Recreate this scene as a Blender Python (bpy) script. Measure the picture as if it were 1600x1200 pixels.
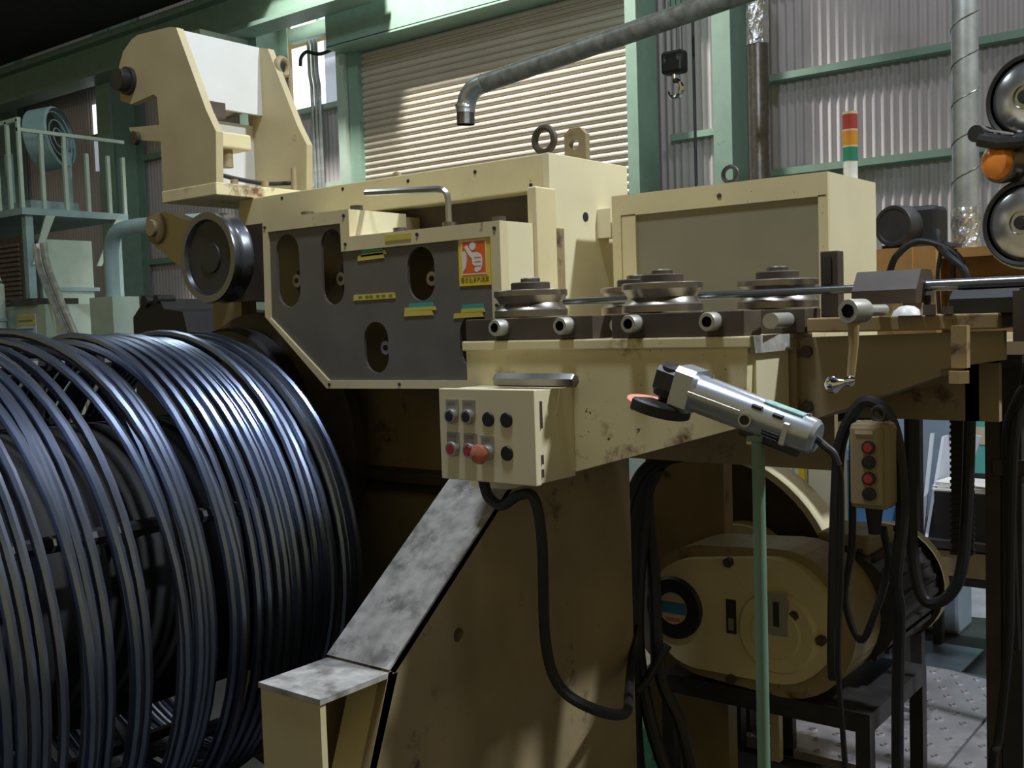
import bpy, bmesh, math, random
from mathutils import Vector, Matrix
for o in list(bpy.data.objects): bpy.data.objects.remove(o)
S = bpy.context.scene
COL = S.collection
random.seed(7)

# ------------------------------------------------------------------ camera
cam = bpy.data.cameras.new('camera'); camo = bpy.data.objects.new('camera', cam); COL.objects.link(camo)
cam.sensor_width = 36; cam.lens = 36*1652/1600; cam.clip_start = .05; cam.clip_end = 200
YAW, PITCH, ROLL = math.radians(38.17), math.radians(-3.354), math.radians(-1.852)
fw = Vector((-math.sin(YAW)*math.cos(PITCH), math.cos(YAW)*math.cos(PITCH), math.sin(PITCH)))
rt = Vector((math.cos(YAW), math.sin(YAW), 0)); up = rt.cross(fw)
rt, up = math.cos(ROLL)*rt+math.sin(ROLL)*up, -math.sin(ROLL)*rt+math.cos(ROLL)*up
camo.matrix_world = Matrix(((rt.x, up.x, -fw.x, 0), (rt.y, up.y, -fw.y, 0), (rt.z, up.z, -fw.z, 1.5), (0, 0, 0, 1)))
S.camera = camo

# ------------------------------------------------------------------ world, lamps, exposure
w = bpy.data.worlds.new('world'); S.world = w; w.use_nodes = True
w.node_tree.nodes['Background'].inputs[0].default_value = (1, .82, .36, 1)
w.node_tree.nodes['Background'].inputs[1].default_value = .24
def lamp(name, loc, power, col, rad):
    l = bpy.data.lights.new(name, 'POINT'); l.energy = power; l.color = col; l.shadow_soft_size = rad
    o = bpy.data.objects.new(name, l); COL.objects.link(o); o.location = loc; return o
k_ = lamp('high_bay_lamp', (2.55, 3.40, 6.2), 1500, (.86, .93, 1), .16)
k_.data.type = 'SPOT'; k_.data.spot_size = math.radians(105); k_.data.spot_blend = .45      # reflector of the high bay lamp, aimed at the line
k_.rotation_euler = Vector((-3.55, -1.4, -5.2)).to_track_quat('-Z', 'Y').to_euler()        # beyond the right edge of the picture, over the line
lamp('high_bay_lamp', (-1.2, 1.15, 4.7), 320, (.76, .85, 1), .22)        # straight above the machine
c_ = lamp('high_bay_lamp', (-7.6, 6.7, 7.6), 2900, (1, .94, .86), .25)          # in front of the shutter
c_.data.type = 'SPOT'; c_.data.spot_size = math.radians(92); c_.data.spot_blend = .35
c_.rotation_euler = Vector((.1, 2.3, -4.4)).to_track_quat('-Z', 'Y').to_euler()
lamp('high_bay_lamp', (-1.0, 6.3, 7.4), 190, (.95, .94, 1), .25)           # in front of the corrugated wall
lamp('high_bay_lamp', (-8.0, 3.4, 7.4), 210, (.84, .97, 1), .25)          # over the machines at the far left
S.view_settings.view_transform = 'Standard'; S.view_settings.look = 'None'
S.view_settings.gamma = 1; S.view_settings.use_curve_mapping = False; S.view_settings.exposure = 0

# ------------------------------------------------------------------ materials
MATS = {}
def mat(name, col, rough=.5, metal=0, var=.12, scale=6, dirt=None, dirt_amt=.5, dirt_scale=9, bump=0, emit=0, spec=.5, stretch=None, specks=None):
    """paint / metal with a noise variation of its own colour, and optional blotches of a second colour"""
    m = bpy.data.materials.new(name); m.use_nodes = True; nt = m.node_tree; N = nt.nodes; Lk = nt.links
    b = N['Principled BSDF']; b.inputs['Roughness'].default_value = rough; b.inputs['Metallic'].default_value = metal
    b.inputs['Specular IOR Level'].default_value = spec
    tc = N.new('ShaderNodeTexCoord'); src = tc.outputs['Object']
    if stretch:
        mp = N.new('ShaderNodeMapping'); mp.inputs['Scale'].default_value = stretch; Lk.new(src, mp.inputs[0]); src = mp.outputs[0]
    n = N.new('ShaderNodeTexNoise'); n.inputs['Scale'].default_value = scale; n.inputs['Detail'].default_value = 6; Lk.new(src, n.inputs['Vector'])
    r = N.new('ShaderNodeValToRGB'); r.color_ramp.elements[0].position = .3; r.color_ramp.elements[1].position = .7
    r.color_ramp.elements[0].color = tuple(c*(1-var) for c in col)+(1,); r.color_ramp.elements[1].color = tuple(min(1, c*(1+var)) for c in col)+(1,)
    Lk.new(n.outputs['Fac'], r.inputs[0]); out = r.outputs[0]
    if dirt:
        n2 = N.new('ShaderNodeTexNoise'); n2.inputs['Scale'].default_value = dirt_scale; n2.inputs['Detail'].default_value = 9; n2.inputs['Roughness'].default_value = .65
        Lk.new(src, n2.inputs['Vector'])
        r2 = N.new('ShaderNodeValToRGB'); r2.color_ramp.elements[0].position = .72-.3*dirt_amt; r2.color_ramp.elements[1].position = .78-.2*dirt_amt
        Lk.new(n2.outputs['Fac'], r2.inputs[0])
        mx = N.new('ShaderNodeMixRGB'); Lk.new(r2.outputs[0], mx.inputs[0]); Lk.new(out, mx.inputs[1]); mx.inputs[2].default_value = tuple(dirt)+(1,); out = mx.outputs[0]
    if specks:      # small chips through the paint
        n3 = N.new('ShaderNodeTexNoise'); n3.inputs['Scale'].default_value = specks[1]; n3.inputs['Detail'].default_value = 3; Lk.new(src, n3.inputs['Vector'])
        r3 = N.new('ShaderNodeValToRGB'); r3.color_ramp.elements[0].position = specks[2]; r3.color_ramp.elements[1].position = specks[2]+.03; Lk.new(n3.outputs['Fac'], r3.inputs[0])
        mx = N.new('ShaderNodeMixRGB'); Lk.new(r3.outputs[0], mx.inputs[0]); Lk.new(out, mx.inputs[1]); mx.inputs[2].default_value = tuple(specks[0])+(1,); out = mx.outputs[0]
    Lk.new(out, b.inputs['Base Color'])
    if bump:
        bp = N.new('ShaderNodeBump'); bp.inputs['Strength'].default_value = bump; bp.inputs['Distance'].default_value = .01
        Lk.new(n.outputs['Fac'], bp.inputs['Height']); Lk.new(bp.outputs[0], b.inputs['Normal'])
    if emit:
        Lk.new(out, b.inputs['Emission Color']); b.inputs['Emission Strength'].default_value = emit
    MATS[name] = m; return m
CREAM = (.66, .57, .33)
mat('cream', CREAM, .45, var=.08, dirt=(.24, .15, .07), dirt_amt=.2, dirt_scale=20, specks=((.12, .07, .04), 90, .74))
mat('cream_darkened', (.47, .395, .22), .5, var=.1, dirt=(.2, .12, .05), dirt_amt=.2, dirt_scale=16)  # cream darkened to offset the overhead lamp on C-frame and arm
mat('cream_clean', (.71, .64, .42), .42, var=.05)
mat('cream_rusty', (.74, .645, .375), .5, var=.10, dirt=(.16, .08, .035), dirt_amt=.52, dirt_scale=8, specks=((.07, .045, .03), 75, .70))
mat('cream_worn', (.42, .40, .365), .40, var=.3, scale=30, dirt=(.19, .175, .155), dirt_amt=.7, dirt_scale=12)
mat('ochre_rusty', (.34, .24, .11), .55, var=.18, dirt=(.07, .035, .02), dirt_amt=.6, dirt_scale=16)
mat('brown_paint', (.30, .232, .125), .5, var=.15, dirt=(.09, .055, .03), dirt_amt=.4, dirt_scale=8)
mat('panel_grey', (.125, .113, .092), .55, var=.12, scale=10)
mat('cabinet_grey', (.24, .215, .14), .6, var=.06)
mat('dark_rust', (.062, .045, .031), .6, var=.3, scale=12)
mat('black', (.012, .012, .012), .5, var=.2)
mat('rubber', (.011, .011, .012), .5, var=.2)
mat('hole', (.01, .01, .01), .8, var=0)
mat('black_iron', (.03, .028, .028), .45, var=.3, scale=14)
mat('steel', (.55, .55, .56), .28, 1, var=.12, scale=20)
mat('steel_dark', (.20, .185, .17), .38, .9, var=.2, scale=20)
mat('roller_steel', (.30, .27, .24), .33, .9, var=.2, scale=18)
mat('chrome', (.85, .87, .92), .1, 1, var=.02)
mat('zinc', (.42, .41, .36), .4, .55, var=.12)
mat('wire_black', (.22, .26, .36), .33, 1, var=.2, scale=5)
mat('bar_steel', (.20, .22, .25), .26, .9, var=.1)
mat('green_paint', (.215, .335, .27), .5, var=.08, dirt=(.14, .2, .14), dirt_amt=.25)
mat('green_pale', (.40, .51, .43), .5, var=.08)
mat('green_pole', (.16, .27, .20), .45, var=.1)
mat('teal_paint', (.10, .36, .33), .5, var=.1)
mat('teal_grey', (.25, .37, .38), .5, var=.12)
mat('wall_sheet', (.48, .445, .46), .55, var=.06, scale=2)
mat('shutter', (.52, .475, .40), .5, .1, var=.06, scale=3, dirt=(.33, .2, .12), dirt_amt=.12, dirt_scale=5)
mat('sheet_window', (.95, .96, .98), .4, var=.03, emit=1.25)
mat('sheet_window_dim', (.62, .66, .78), .4, var=.03, emit=.42)
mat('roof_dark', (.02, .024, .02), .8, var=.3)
mat('galvanised', (.48, .52, .53), .36, .75, var=.22, scale=14)
mat('pipe_dusty', (.26, .27, .235), .5, .35, var=.35, scale=16)
mat('foil', (.7, .72, .74), .25, .9, var=.2, scale=30, bump=.8)
mat('floor_green', (.05, .30, .16), .5, var=.15, scale=3, dirt=(.05, .07, .06), dirt_amt=.35, dirt_scale=3)
mat('floor_dark', (.035, .037, .036), .6, var=.4, scale=4)
mat('checker_steel', (.42, .40, .42), .45, .5, var=.3, scale=5, dirt=(.13, .10, .09), dirt_amt=.5, dirt_scale=5)
mat('plate_steel', (.40, .43, .50), .38, .7, var=.35, scale=4)
mat('concrete', (.36, .36, .38), .7, var=.2)
mat('yellow', (.80, .58, .03), .5, var=.03)
mat('tape_yellow', (.60, .50, .08), .5, var=.08)
mat('tape_green', (.04, .34, .27), .5, var=.08)
mat('ink_olive', (.20, .17, .05), .6, var=.02)
mat('orange_red', (.80, .13, .02), .5, var=.03)
mat('white_print', (.80, .76, .70), .5, var=.02)
mat('red_plastic', (.42, .035, .03), .35, var=.05)
mat('red_faded', (.55, .17, .10), .4, var=.2, scale=60)
mat('amber', (.75, .24, .03), .3, var=.08)
mat('lens_red', (.34, .05, .04), .3, var=.05)
mat('lens_amber', (.56, .24, .03), .3, var=.05)
mat('lens_green', (.03, .20, .13), .3, var=.05)
mat('cap_tan', (.55, .45, .30), .5, var=.03)
mat('white_plastic', (.66, .66, .62), .4, var=.04)
mat('disc_pink', (.72, .27, .19), .7, var=.1, scale=60)
mat('grinder_silver', (.52, .56, .60), .28, .65, var=.08)
mat('label_teal', (.30, .52, .50), .5, var=.3, scale=80)
mat('blue', (.02, .075, .17), .5, var=.1)
mat('blue_print', (.05, .20, .36), .5, var=.05)
mat('pale_blue', (.24, .30, .36), .5, var=.1)
mat('white_board', (.52, .54, .60), .5, var=.05)
mat('paper', (.72, .70, .66), .7, var=.08)
mat('rust_orange', (.36, .185, .05), .6, var=.25, dirt=(.10, .05, .02), dirt_amt=.4, dirt_scale=7)
mat('orange', (.60, .24, .03), .5, var=.1)
mat('timber', (.36, .27, .15), .6, var=.2)
mat('mirror_disc', (.52, .53, .53), .24, .9, var=.08)

# ------------------------------------------------------------------ mesh helpers (world coordinates)
class MB:
    def __init__(s): s.v = []; s.f = []; s.sm = []
    def add(s, vs, fs, smooth=False):
        b = len(s.v); s.v += [tuple(v) for v in vs]; s.f += [tuple(b+i for i in f) for f in fs]; s.sm += [smooth]*len(fs); return s
    def box(s, x0, x1, y0, y1, z0, z1, bv=0):
        if bv:
            bm = bmesh.new(); bmesh.ops.create_cube(bm, size=1)
            for v in bm.verts: v.co = Vector((x0+(v.co.x+.5)*(x1-x0), y0+(v.co.y+.5)*(y1-y0), z0+(v.co.z+.5)*(z1-z0)))
            bmesh.ops.bevel(bm, geom=bm.edges[:], offset=bv, segments=2, affect='EDGES', profile=.5)
            bm.verts.index_update(); s.add([v.co[:] for v in bm.verts], [[v.index for v in f.verts] for f in bm.faces]); bm.free(); return s
        v = [(x, y, z) for x in (x0, x1) for y in (y0, y1) for z in (z0, z1)]
        return s.add(v, [(0, 1, 3, 2), (4, 6, 7, 5), (0, 4, 5, 1), (2, 3, 7, 6), (0, 2, 6, 4), (1, 5, 7, 3)])
    def prism(s, poly, ax, a0, a1):
        """poly of 2-D points extruded along axis ax: 'Y' -> (x,z), 'X' -> (y,z), 'Z' -> (x,y)"""
        f = {'Y': lambda p, a: (p[0], a, p[1]), 'X': lambda p, a: (a, p[0], p[1]), 'Z': lambda p, a: (p[0], p[1], a)}[ax]
        n = len(poly); v = [f(p, a0) for p in poly]+[f(p, a1) for p in poly]
        fs = [tuple(range(n))[::-1], tuple(range(n, 2*n))]+[(i, (i+1) % n, n+(i+1) % n, n+i) for i in range(n)]
        return s.add(v, fs)
    def ring_poly(s, outer, inner, ax, a0, a1):
        f = {'Y': lambda p, a: (p[0], a, p[1]), 'X': lambda p, a: (a, p[0], p[1]), 'Z': lambda p, a: (p[0], p[1], a)}[ax]
        n = len(outer); v = [f(p, a) for a in (a0, a1) for q in (outer, inner) for p in q]; fs = []
        for i in range(n):
            j = (i+1) % n
            fs += [(i, j, n+j, n+i), (2*n+i, 3*n+i, 3*n+j, 2*n+j), (i, 2*n+i, 2*n+j, j), (n+i, n+j, 3*n+j, 3*n+i)]
        return s.add(v, fs)
    def tube(s, pts, r, seg=10, cap=True, radii=None):
        pts = [Vector(p) for p in pts]; n = len(pts); vs = []
        t = (pts[1]-pts[0]).normalized(); a = t.orthogonal().normalized()
        for i, p in enumerate(pts):
            t = (pts[min(i+1, n-1)]-pts[max(i-1, 0)])
            t = t.normalized() if t.length > 1e-9 else Vector((0, 0, 1))
            a = (a-t*a.dot(t)); a = a.normalized() if a.length > 1e-6 else t.orthogonal().normalized()
            b = t.cross(a); rr = radii[i] if radii else r
            vs += [p+rr*(math.cos(2*math.pi*k/seg)*a+math.sin(2*math.pi*k/seg)*b) for k in range(seg)]
        fs = [(i*seg+k, i*seg+(k+1) % seg, (i+1)*seg+(k+1) % seg, (i+1)*seg+k) for i in range(n-1) for k in range(seg)]
        s.add(vs, fs, True)
        if cap: s.add(vs[:seg], [tuple(range(seg))[::-1]]); s.add(vs[-seg:], [tuple(range(seg))])
        return s
    def cyl(s, p0, p1, r, seg=24, r2=None):
        return s.tube([p0, p1], r, seg, True, [r, r if r2 is None else r2])
    def lathe(s, prof, base, axis, seg=32, a0=0, a1=2*math.pi, flat=True):
        """prof = [(radius, distance along axis)]; every face is flat across the profile, smooth round"""
        ax = Vector(axis).normalized(); u = ax.orthogonal().normalized(); q = ax.cross(u); base = Vector(base)
        full = abs(a1-a0-2*math.pi) < 1e-6; m = seg if full else seg+1
        for (r0, d0), (r1, d1) in zip(prof, prof[1:]):
            vs = []
            for k in range(m):
                an = a0+(a1-a0)*k/seg; e = math.cos(an)*u+math.sin(an)*q
                vs += [base+ax*d0+e*r0, base+ax*d1+e*r1]
            s.add(vs, [(2*k, 2*((k+1) % m), 2*((k+1) % m)+1, 2*k+1) for k in range(seg)], True)
        return s
    def torus(s, c, axis, R, r, seg=28, rs=8):
        ax = Vector(axis).normalized(); u = ax.orthogonal().normalized(); q = ax.cross(u); c = Vector(c); vs = []
        for k in range(seg):
            e = math.cos(2*math.pi*k/seg)*u+math.sin(2*math.pi*k/seg)*q
            vs += [c+e*(R+r*math.cos(2*math.pi*j/rs))+ax*r*math.sin(2*math.pi*j/rs) for j in range(rs)]
        return s.add(vs, [(k*rs+j, ((k+1) % seg)*rs+j, ((k+1) % seg)*rs+(j+1) % rs, k*rs+(j+1) % rs) for k in range(seg) for j in range(rs)], True)
    def build(s, name, m, parent=None, origin=None):
        if parent is not None: org = wloc(parent)
        elif origin is not None: org = Vector(origin)
        else:
            xs, ys, zs = zip(*s.v); org = Vector(((min(xs)+max(xs))/2, (min(ys)+max(ys))/2, min(zs)))
        me = bpy.data.meshes.new(name); me.from_pydata([Vector(v)-org for v in s.v], [], s.f); me.validate()
        bm = bmesh.new(); bm.from_mesh(me); bmesh.ops.remove_doubles(bm, verts=bm.verts, dist=1e-6)
        bmesh.ops.recalc_face_normals(bm, faces=bm.faces)
        bm.to_mesh(me); bm.free()
        if any(s.sm):
            me.polygons.foreach_set('use_smooth', [True]*len(me.polygons))
            try: me.set_sharp_from_angle(angle=math.radians(35))
            except Exception: pass
        me.materials.append(MATS[m])
        o = bpy.data.objects.new(name, me); COL.objects.link(o)
        if parent is not None: o.parent = parent
        else: o.location = org
        return o
def wloc(o):
    l = Vector(o.location)
    while o.parent: o = o.parent; l = l+Vector(o.location)
    return l
def tag(o, label, cat, group=None):
    o['label'] = label; o['category'] = cat
    if group: o['group'] = group
    return o
def thing(name, label, cat, loc, group=None):
    o = bpy.data.objects.new(name, None); COL.objects.link(o); o.location = loc; o.empty_display_size = .05
    return tag(o, label, cat, group)
def struct(o): o['kind'] = 'structure'; return o
def copy_thing(root, delta, label=None):
    """a copy of a thing with its parts and sub-parts, moved by delta"""
    def rec(o, par):
        c = o.copy(); COL.objects.link(c); c.parent = par
        for ch in [x for x in kids[o.name]]: rec(ch, c)
        return c
    kids = {}
    def collect(o):
        kids[o.name] = list(o.children)
        for ch in o.children: collect(ch)
    collect(root); c = rec(root, None); c.location = Vector(root.location)+Vector(delta)
    if label: c['label'] = label
    return c
def stadium(cx, cz, w, h, n=10):
    r = w/2; p = []
    for k in range(n+1): a = math.pi*k/n; p.append((cx+r*math.cos(a), cz+h/2-r+r*math.sin(a)))
    for k in range(n+1): a = math.pi+math.pi*k/n; p.append((cx+r*math.cos(a), cz-h/2+r+r*math.sin(a)))
    return p
def circle(cx, cz, r, n=24): return [(cx+r*math.cos(2*math.pi*k/n), cz+r*math.sin(2*math.pi*k/n)) for k in range(n)]
def holed_plate(name, outer, holes, ax, a0, a1, m, parent):
    """flat plate with holes cut right through"""
    f = {'Y': lambda p, a: (p[0], a, p[1]), 'X': lambda p, a: (a, p[0], p[1]), 'Z': lambda p, a: (p[0], p[1], a)}[ax]
    bm = bmesh.new(); edges = []
    for loop in [outer]+holes:
        vs = [bm.verts.new(Vector(f(p, a0))-wloc(parent)) for p in loop]
        edges += [bm.edges.new((vs[i], vs[(i+1) % len(vs)])) for i in range(len(vs))]
    bmesh.ops.triangle_fill(bm, use_beauty=True, use_dissolve=False, edges=edges)
    ex = bmesh.ops.extrude_face_region(bm, geom=bm.faces[:])
    d = Vector(f((0, 0), a1))-Vector(f((0, 0), a0))
    bmesh.ops.translate(bm, verts=[g for g in ex['geom'] if isinstance(g, bmesh.types.BMVert)], vec=d)
    bmesh.ops.recalc_face_normals(bm, faces=bm.faces)
    me = bpy.data.meshes.new(name); bm.to_mesh(me); bm.free(); me.materials.append(MATS[m])
    o = bpy.data.objects.new(name, me); COL.objects.link(o); o.parent = parent; return o
def spline(pts, n=8):
    P = [Vector(p) for p in pts]; P = [P[0]*2-P[1]]+P+[P[-1]*2-P[-2]]; out = []
    for i in range(1, len(P)-2):
        for k in range(n):
            t = k/n; a, b, c, d = P[i-1:i+3]
            out.append(.5*((2*b)+(c-a)*t+(2*a-5*b+4*c-d)*t*t+(3*b-a-3*c+d)*t**3))
    return out+[P[-2]]
def hexhead(mb, c, axis, r, h):
    return mb.tube([Vector(c), Vector(c)+Vector(axis).normalized()*h], r, 6)
def letters(name, body, loc, rot, size, m, parent, depth=.0004, sx=1):
    cu = bpy.data.curves.new(name, 'FONT'); cu.body = body; cu.size = size; cu.extrude = depth; cu.align_x = 'CENTER'; cu.align_y = 'CENTER'
    tmp = bpy.data.objects.new(name+'_curve', cu); COL.objects.link(tmp); bpy.context.view_layer.update()
    me = bpy.data.meshes.new_from_object(tmp.evaluated_get(bpy.context.evaluated_depsgraph_get())); bpy.data.objects.remove(tmp)
    me.materials.clear(); me.materials.append(MATS[m]); o = bpy.data.objects.new(name, me); COL.objects.link(o); o.parent = parent
    o.location = Vector(loc)-wloc(parent); o.rotation_euler = rot; o.scale = (sx, 1, 1); return o
FRONT = (math.pi/2, 0, 0)

# ================================================================== THE HALL
def sbox(name, m, *a, bv=0): return struct(MB().box(*a, bv=bv).build(name, m))
fl = sbox('floor', 'floor_dark', -22, 12, -6, 9.3, -.1, 0)
struct(MB().box(-22, 12, -6, 9.4, 9.0, 9.2).build('ceiling', 'roof_dark'))
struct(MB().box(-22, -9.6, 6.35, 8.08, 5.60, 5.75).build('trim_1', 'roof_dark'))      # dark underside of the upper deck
struct(MB().box(-22.3, -22, -6, 9.4, 0, 9).build('wall_left', 'wall_sheet'))
# corrugated back wall: one sheet per 0.76 m, sharing one mesh
wb = bpy.data.objects.new('wall_back', None); COL.objects.link(wb); wb.location = (-5, 9.05, 0); struct(wb)
def sheet_mesh(z0, z1, width, pitch=.076, amp=.013):
    n = int(round(width/pitch))*6; v = []; f = []
    for i in range(n+1):
        x = width*i/n; y = amp*math.sin(2*math.pi*x/pitch)
        v += [(x, y, z0), (x, y, z1), (x, y+.004, z0), (x, y+.004, z1)]
    for i in range(n):
        a = 4*i; f += [(a, a+1, a+5, a+4), (a+2, a+6, a+7, a+3)]
    me = bpy.data.meshes.new('sheet'); me.from_pydata(v, [], f); me.polygons.foreach_set('use_smooth', [True]*len(f)); return me
def sheets(x0, count, z0, z1, m):
    me = sheet_mesh(z0, z1, .76); me.materials.append(MATS[m])
    for i in range(count):
        o = bpy.data.objects.new('sheet', me); COL.objects.link(o); o.parent = wb
        o.location = Vector((x0+.76*i, 9.03+.004*(i % 2), 0))-Vector(wb.location)
sheets(-9.12-.76*17, 15, 0, 7, 'wall_sheet')
sheets(-10.66, 2, 0, 4.22, 'wall_sheet')
sheets(-10.66, 2, 5.75, 7, 'wall_sheet')
sheets(-9.2, 6, 4.9, 9, 'wall_sheet')
sheets(-5.3, 15, 0, 7, 'wall_sheet')
# translucent daylight sheets beside the shutter
wn = bpy.data.objects.new('window_1', None); COL.objects.link(wn); wn.location = (-9.8, 9.0, 4.2); struct(wn)
MB().box(-10.46, -9.86, 9.03, 9.04, 4.22, 5.02).build('pane', 'sheet_window', wn)
MB().box(-9.86, -9.40, 9.03, 9.04, 4.22, 5.02).build('pane', 'sheet_window_dim', wn)
wn = bpy.data.objects.new('window_2', None); COL.objects.link(wn); wn.location = (-9.9, 9.0, 5.2); struct(wn)
MB().box(-10.46, -9.93, 9.03, 9.04, 5.2, 5.75).build('pane', 'sheet_window', wn)
MB().box(-9.93, -9.35, 9.03, 9.04, 5.2, 5.75).build('pane', 'sheet_window_dim', wn)
MB().box(-9.95, -9.91, 9.0, 9.03, 5.2, 5.75).build('window_bar', 'green_paint', wn)
wn = bpy.data.objects.new('window_3', None); COL.objects.link(wn); wn.location = (-12.3, 9.0, 4.9); struct(wn)
MB().box(-12.75, -11.35, 9.0, 9.01, 4.80, 5.06).build('pane', 'sheet_window_dim', wn)
wn = bpy.data.objects.new('window_4', None); COL.objects.link(wn); wn.location = (-14.7, 9.0, 4.0); struct(wn)
for xa, xb, za, zb in ((-15.0, -14.72, 4.55, 5.0), (-14.68, -14.42, 4.55, 5.0), (-15.0, -14.72, 4.0, 4.5), (-14.68, -14.42, 4.0, 4.5), (-13.12, -13.02, 4.25, 4.62), (-12.88, -12.82, 4.25, 4.65)):
    MB().box(xa, xb, 8.97, 8.99, za, zb).build('pane', 'sheet_window_dim' if zb < 4.9 else 'sheet_window', wn)
MB().box(-15.05, -14.37, 8.95, 8.97, 4.5, 4.55).build('window_bar', 'brown_paint', wn)
# girts (horizontal green rails) and columns
k = 2
def trim(m, *a):
    global k
    k += 1; return struct(MB().box(*a).build('trim_%d' % k, m))
for z in (1.05, 1.88, 2.715, 3.545, 4.4):
    trim('green_paint', -4.08, 8, 8.90, 9.015, z, z+.06)
for z in (1.05, 2.3, 3.16, 4.4): trim('green_paint', -5.02, -4.45, 8.93, 9.015, z, z+.06)
for z in (2.3, 3.22, 4.17): trim('green_pale', -10.3, -9.3, 8.93, 9.015, z, z+.06)
for z in (2.5, 4.0): trim('green_paint', -14, -10.9, 8.93, 9.015, z, z+.08)
def hcol(x, y, w, d, m, z1=9):
    """H-section steel column: two flanges and a web"""
    global k
    k += 1; mb = MB().box(x-w/2, x+w/2, y, y+.015, 0, z1).box(x-w/2, x+w/2, y+d-.015, y+d, 0, z1).box(x-.01, x+.01, y+.015, y+d-.015, 0, z1)
    return struct(mb.build('trim_%d' % k, m))
sbox('column', 'green_paint', -4.43, -4.25, 8.66, 8.98, 0, 9).name = 'trim_40'
sbox('column', 'green_paint', -5.30, -5.18, 8.62, 8.98, 0, 6).name = 'trim_41'
hcol(-10.62, 8.45, .38, .5, 'green_paint'); hcol(-13.85, 8.45, .36, .5, 'green_paint'); hcol(-17.2, 8.45, .36, .5, 'green_paint')
trim('green_pale', -9.42, -9.30, 8.80, 9.0, 0, 5); trim('green_paint', -9.28, -9.12, 8.86, 9.0, 0, 5)
# crane runway girder with corbel, lintel beam over the shutter
k += 1
struct(MB().box(-22, -8.2, 8.12, 8.42, 5.50, 5.56).box(-22, -8.2, 8.25, 8.29, 5.10, 5.50).box(-22, -8.2, 8.10, 8.44, 5.05, 5.10).box(-22, -8.2, 8.2, 8.36, 5.58, 5.62).build('trim_%d' % k, 'green_paint'))
trim('green_pale', -10.85, -10.58, 7.75, 8.5, 4.80, 5.05)
k += 1
struct(MB().box(-9.3, -5.2, 8.55, 8.60, 4.74, 5.1).box(-9.3, -5.2, 8.55, 8.95, 4.72, 4.75).box(-9.3, -5.2, 8.55, 8.95, 5.1, 5.13).box(-10.3, -9.3, 8.85, 8.95, 5.03, 5.2).build('trim_%d' % k, 'green_paint'))
# roll-up shutter: every slat is a part
sh = bpy.data.objects.new('door_1', None); COL.objects.link(sh); sh.location = (-7.2, 8.95, 0); struct(sh)
sh['label'] = 'closed roll-up steel shutter with horizontal slats'
pv = []; pitch = .075
prof = [(0, .002), (-.016, .008), (-.026, .026), (-.027, .042), (-.016, .058), (0, .064), (.004, .075), (.004, .002)]
me = None
for i in range(66):
    if me is None:
        o = MB().prism(prof, 'X', -9.14, -5.28).build('slat', 'shutter', sh); me = o.data; o.location = (0, 0, 0)
    else:
        o = bpy.data.objects.new('slat', me); COL.objects.link(o); o.parent = sh; o.location = (0, 0, i*pitch)
for v in me.vertices: v.co.y += 8.95
# ================================================================== WIRE DRAWING MACHINE
MC = thing('wire_bending_machine', 'large cream painted machine body with dark grey slotted roller panel', 'machine', (-2.1, 2.4, 0))
# base and upper housing
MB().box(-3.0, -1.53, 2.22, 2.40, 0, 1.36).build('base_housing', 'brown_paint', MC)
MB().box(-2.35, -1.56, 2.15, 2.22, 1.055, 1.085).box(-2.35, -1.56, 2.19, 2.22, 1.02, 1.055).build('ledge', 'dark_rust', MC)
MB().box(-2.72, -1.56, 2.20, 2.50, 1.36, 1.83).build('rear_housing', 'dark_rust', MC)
MB().box(-2.76, -1.561, 2.138, 2.50, 1.826, 1.914, bv=.003).build('top_beam', 'cream', MC)
MB().box(-1.561, -1.541, 2.136, 2.50, 1.30, 1.914, bv=.002).build('end_plate', 'cream_clean', MC)
MB().box(-1.548, -1.520, 2.050, 2.132, 1.30, 1.823, bv=.004).build('edge_strip', 'cream', MC)
o = MB().prism(circle(2.29, 1.765, .012), 'X', -1.5415, -1.5395).build('hole', 'hole', MC)
MB().prism([(2.345, 1.787), (2.345, 1.712), (2.40, 1.712), (2.40, 1.787)], 'X', -1.541, -1.50).build('rear_bracket', 'cream_clean', MC)
for x, z in ((-2.55, 1.90), (-2.28, 1.90), (-2.02, 1.895), (-1.78, 1.893), (-1.60, 1.84)):
    MB().prism(circle(x, z, .005, 10), 'Y', 2.1365, 2.139).build('hole', 'hole', MC)
# lifting lugs on top
o = MB().torus((-1.592, 2.19, 1.957), (0, 1, 0), .030, .009).box(-1.605, -1.579, 2.18, 2.20, 1.912, 1.93).build('lifting_ring', 'dark_rust', MC)
holed_plate('lifting_lug', [(-1.615, 1.912), (-1.615, 1.985), (-1.598, 2.0), (-1.566, 2.0), (-1.548, 1.982), (-1.548, 1.912)], [circle(-1.585, 1.958, .015)], 'Y', 2.31, 2.33, 'brown_paint', MC)
MB().torus((-2.22, 2.30, 1.925), (.3, 1, 0), .026, .008).build('lifting_ring', 'brown_paint', MC)
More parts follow.
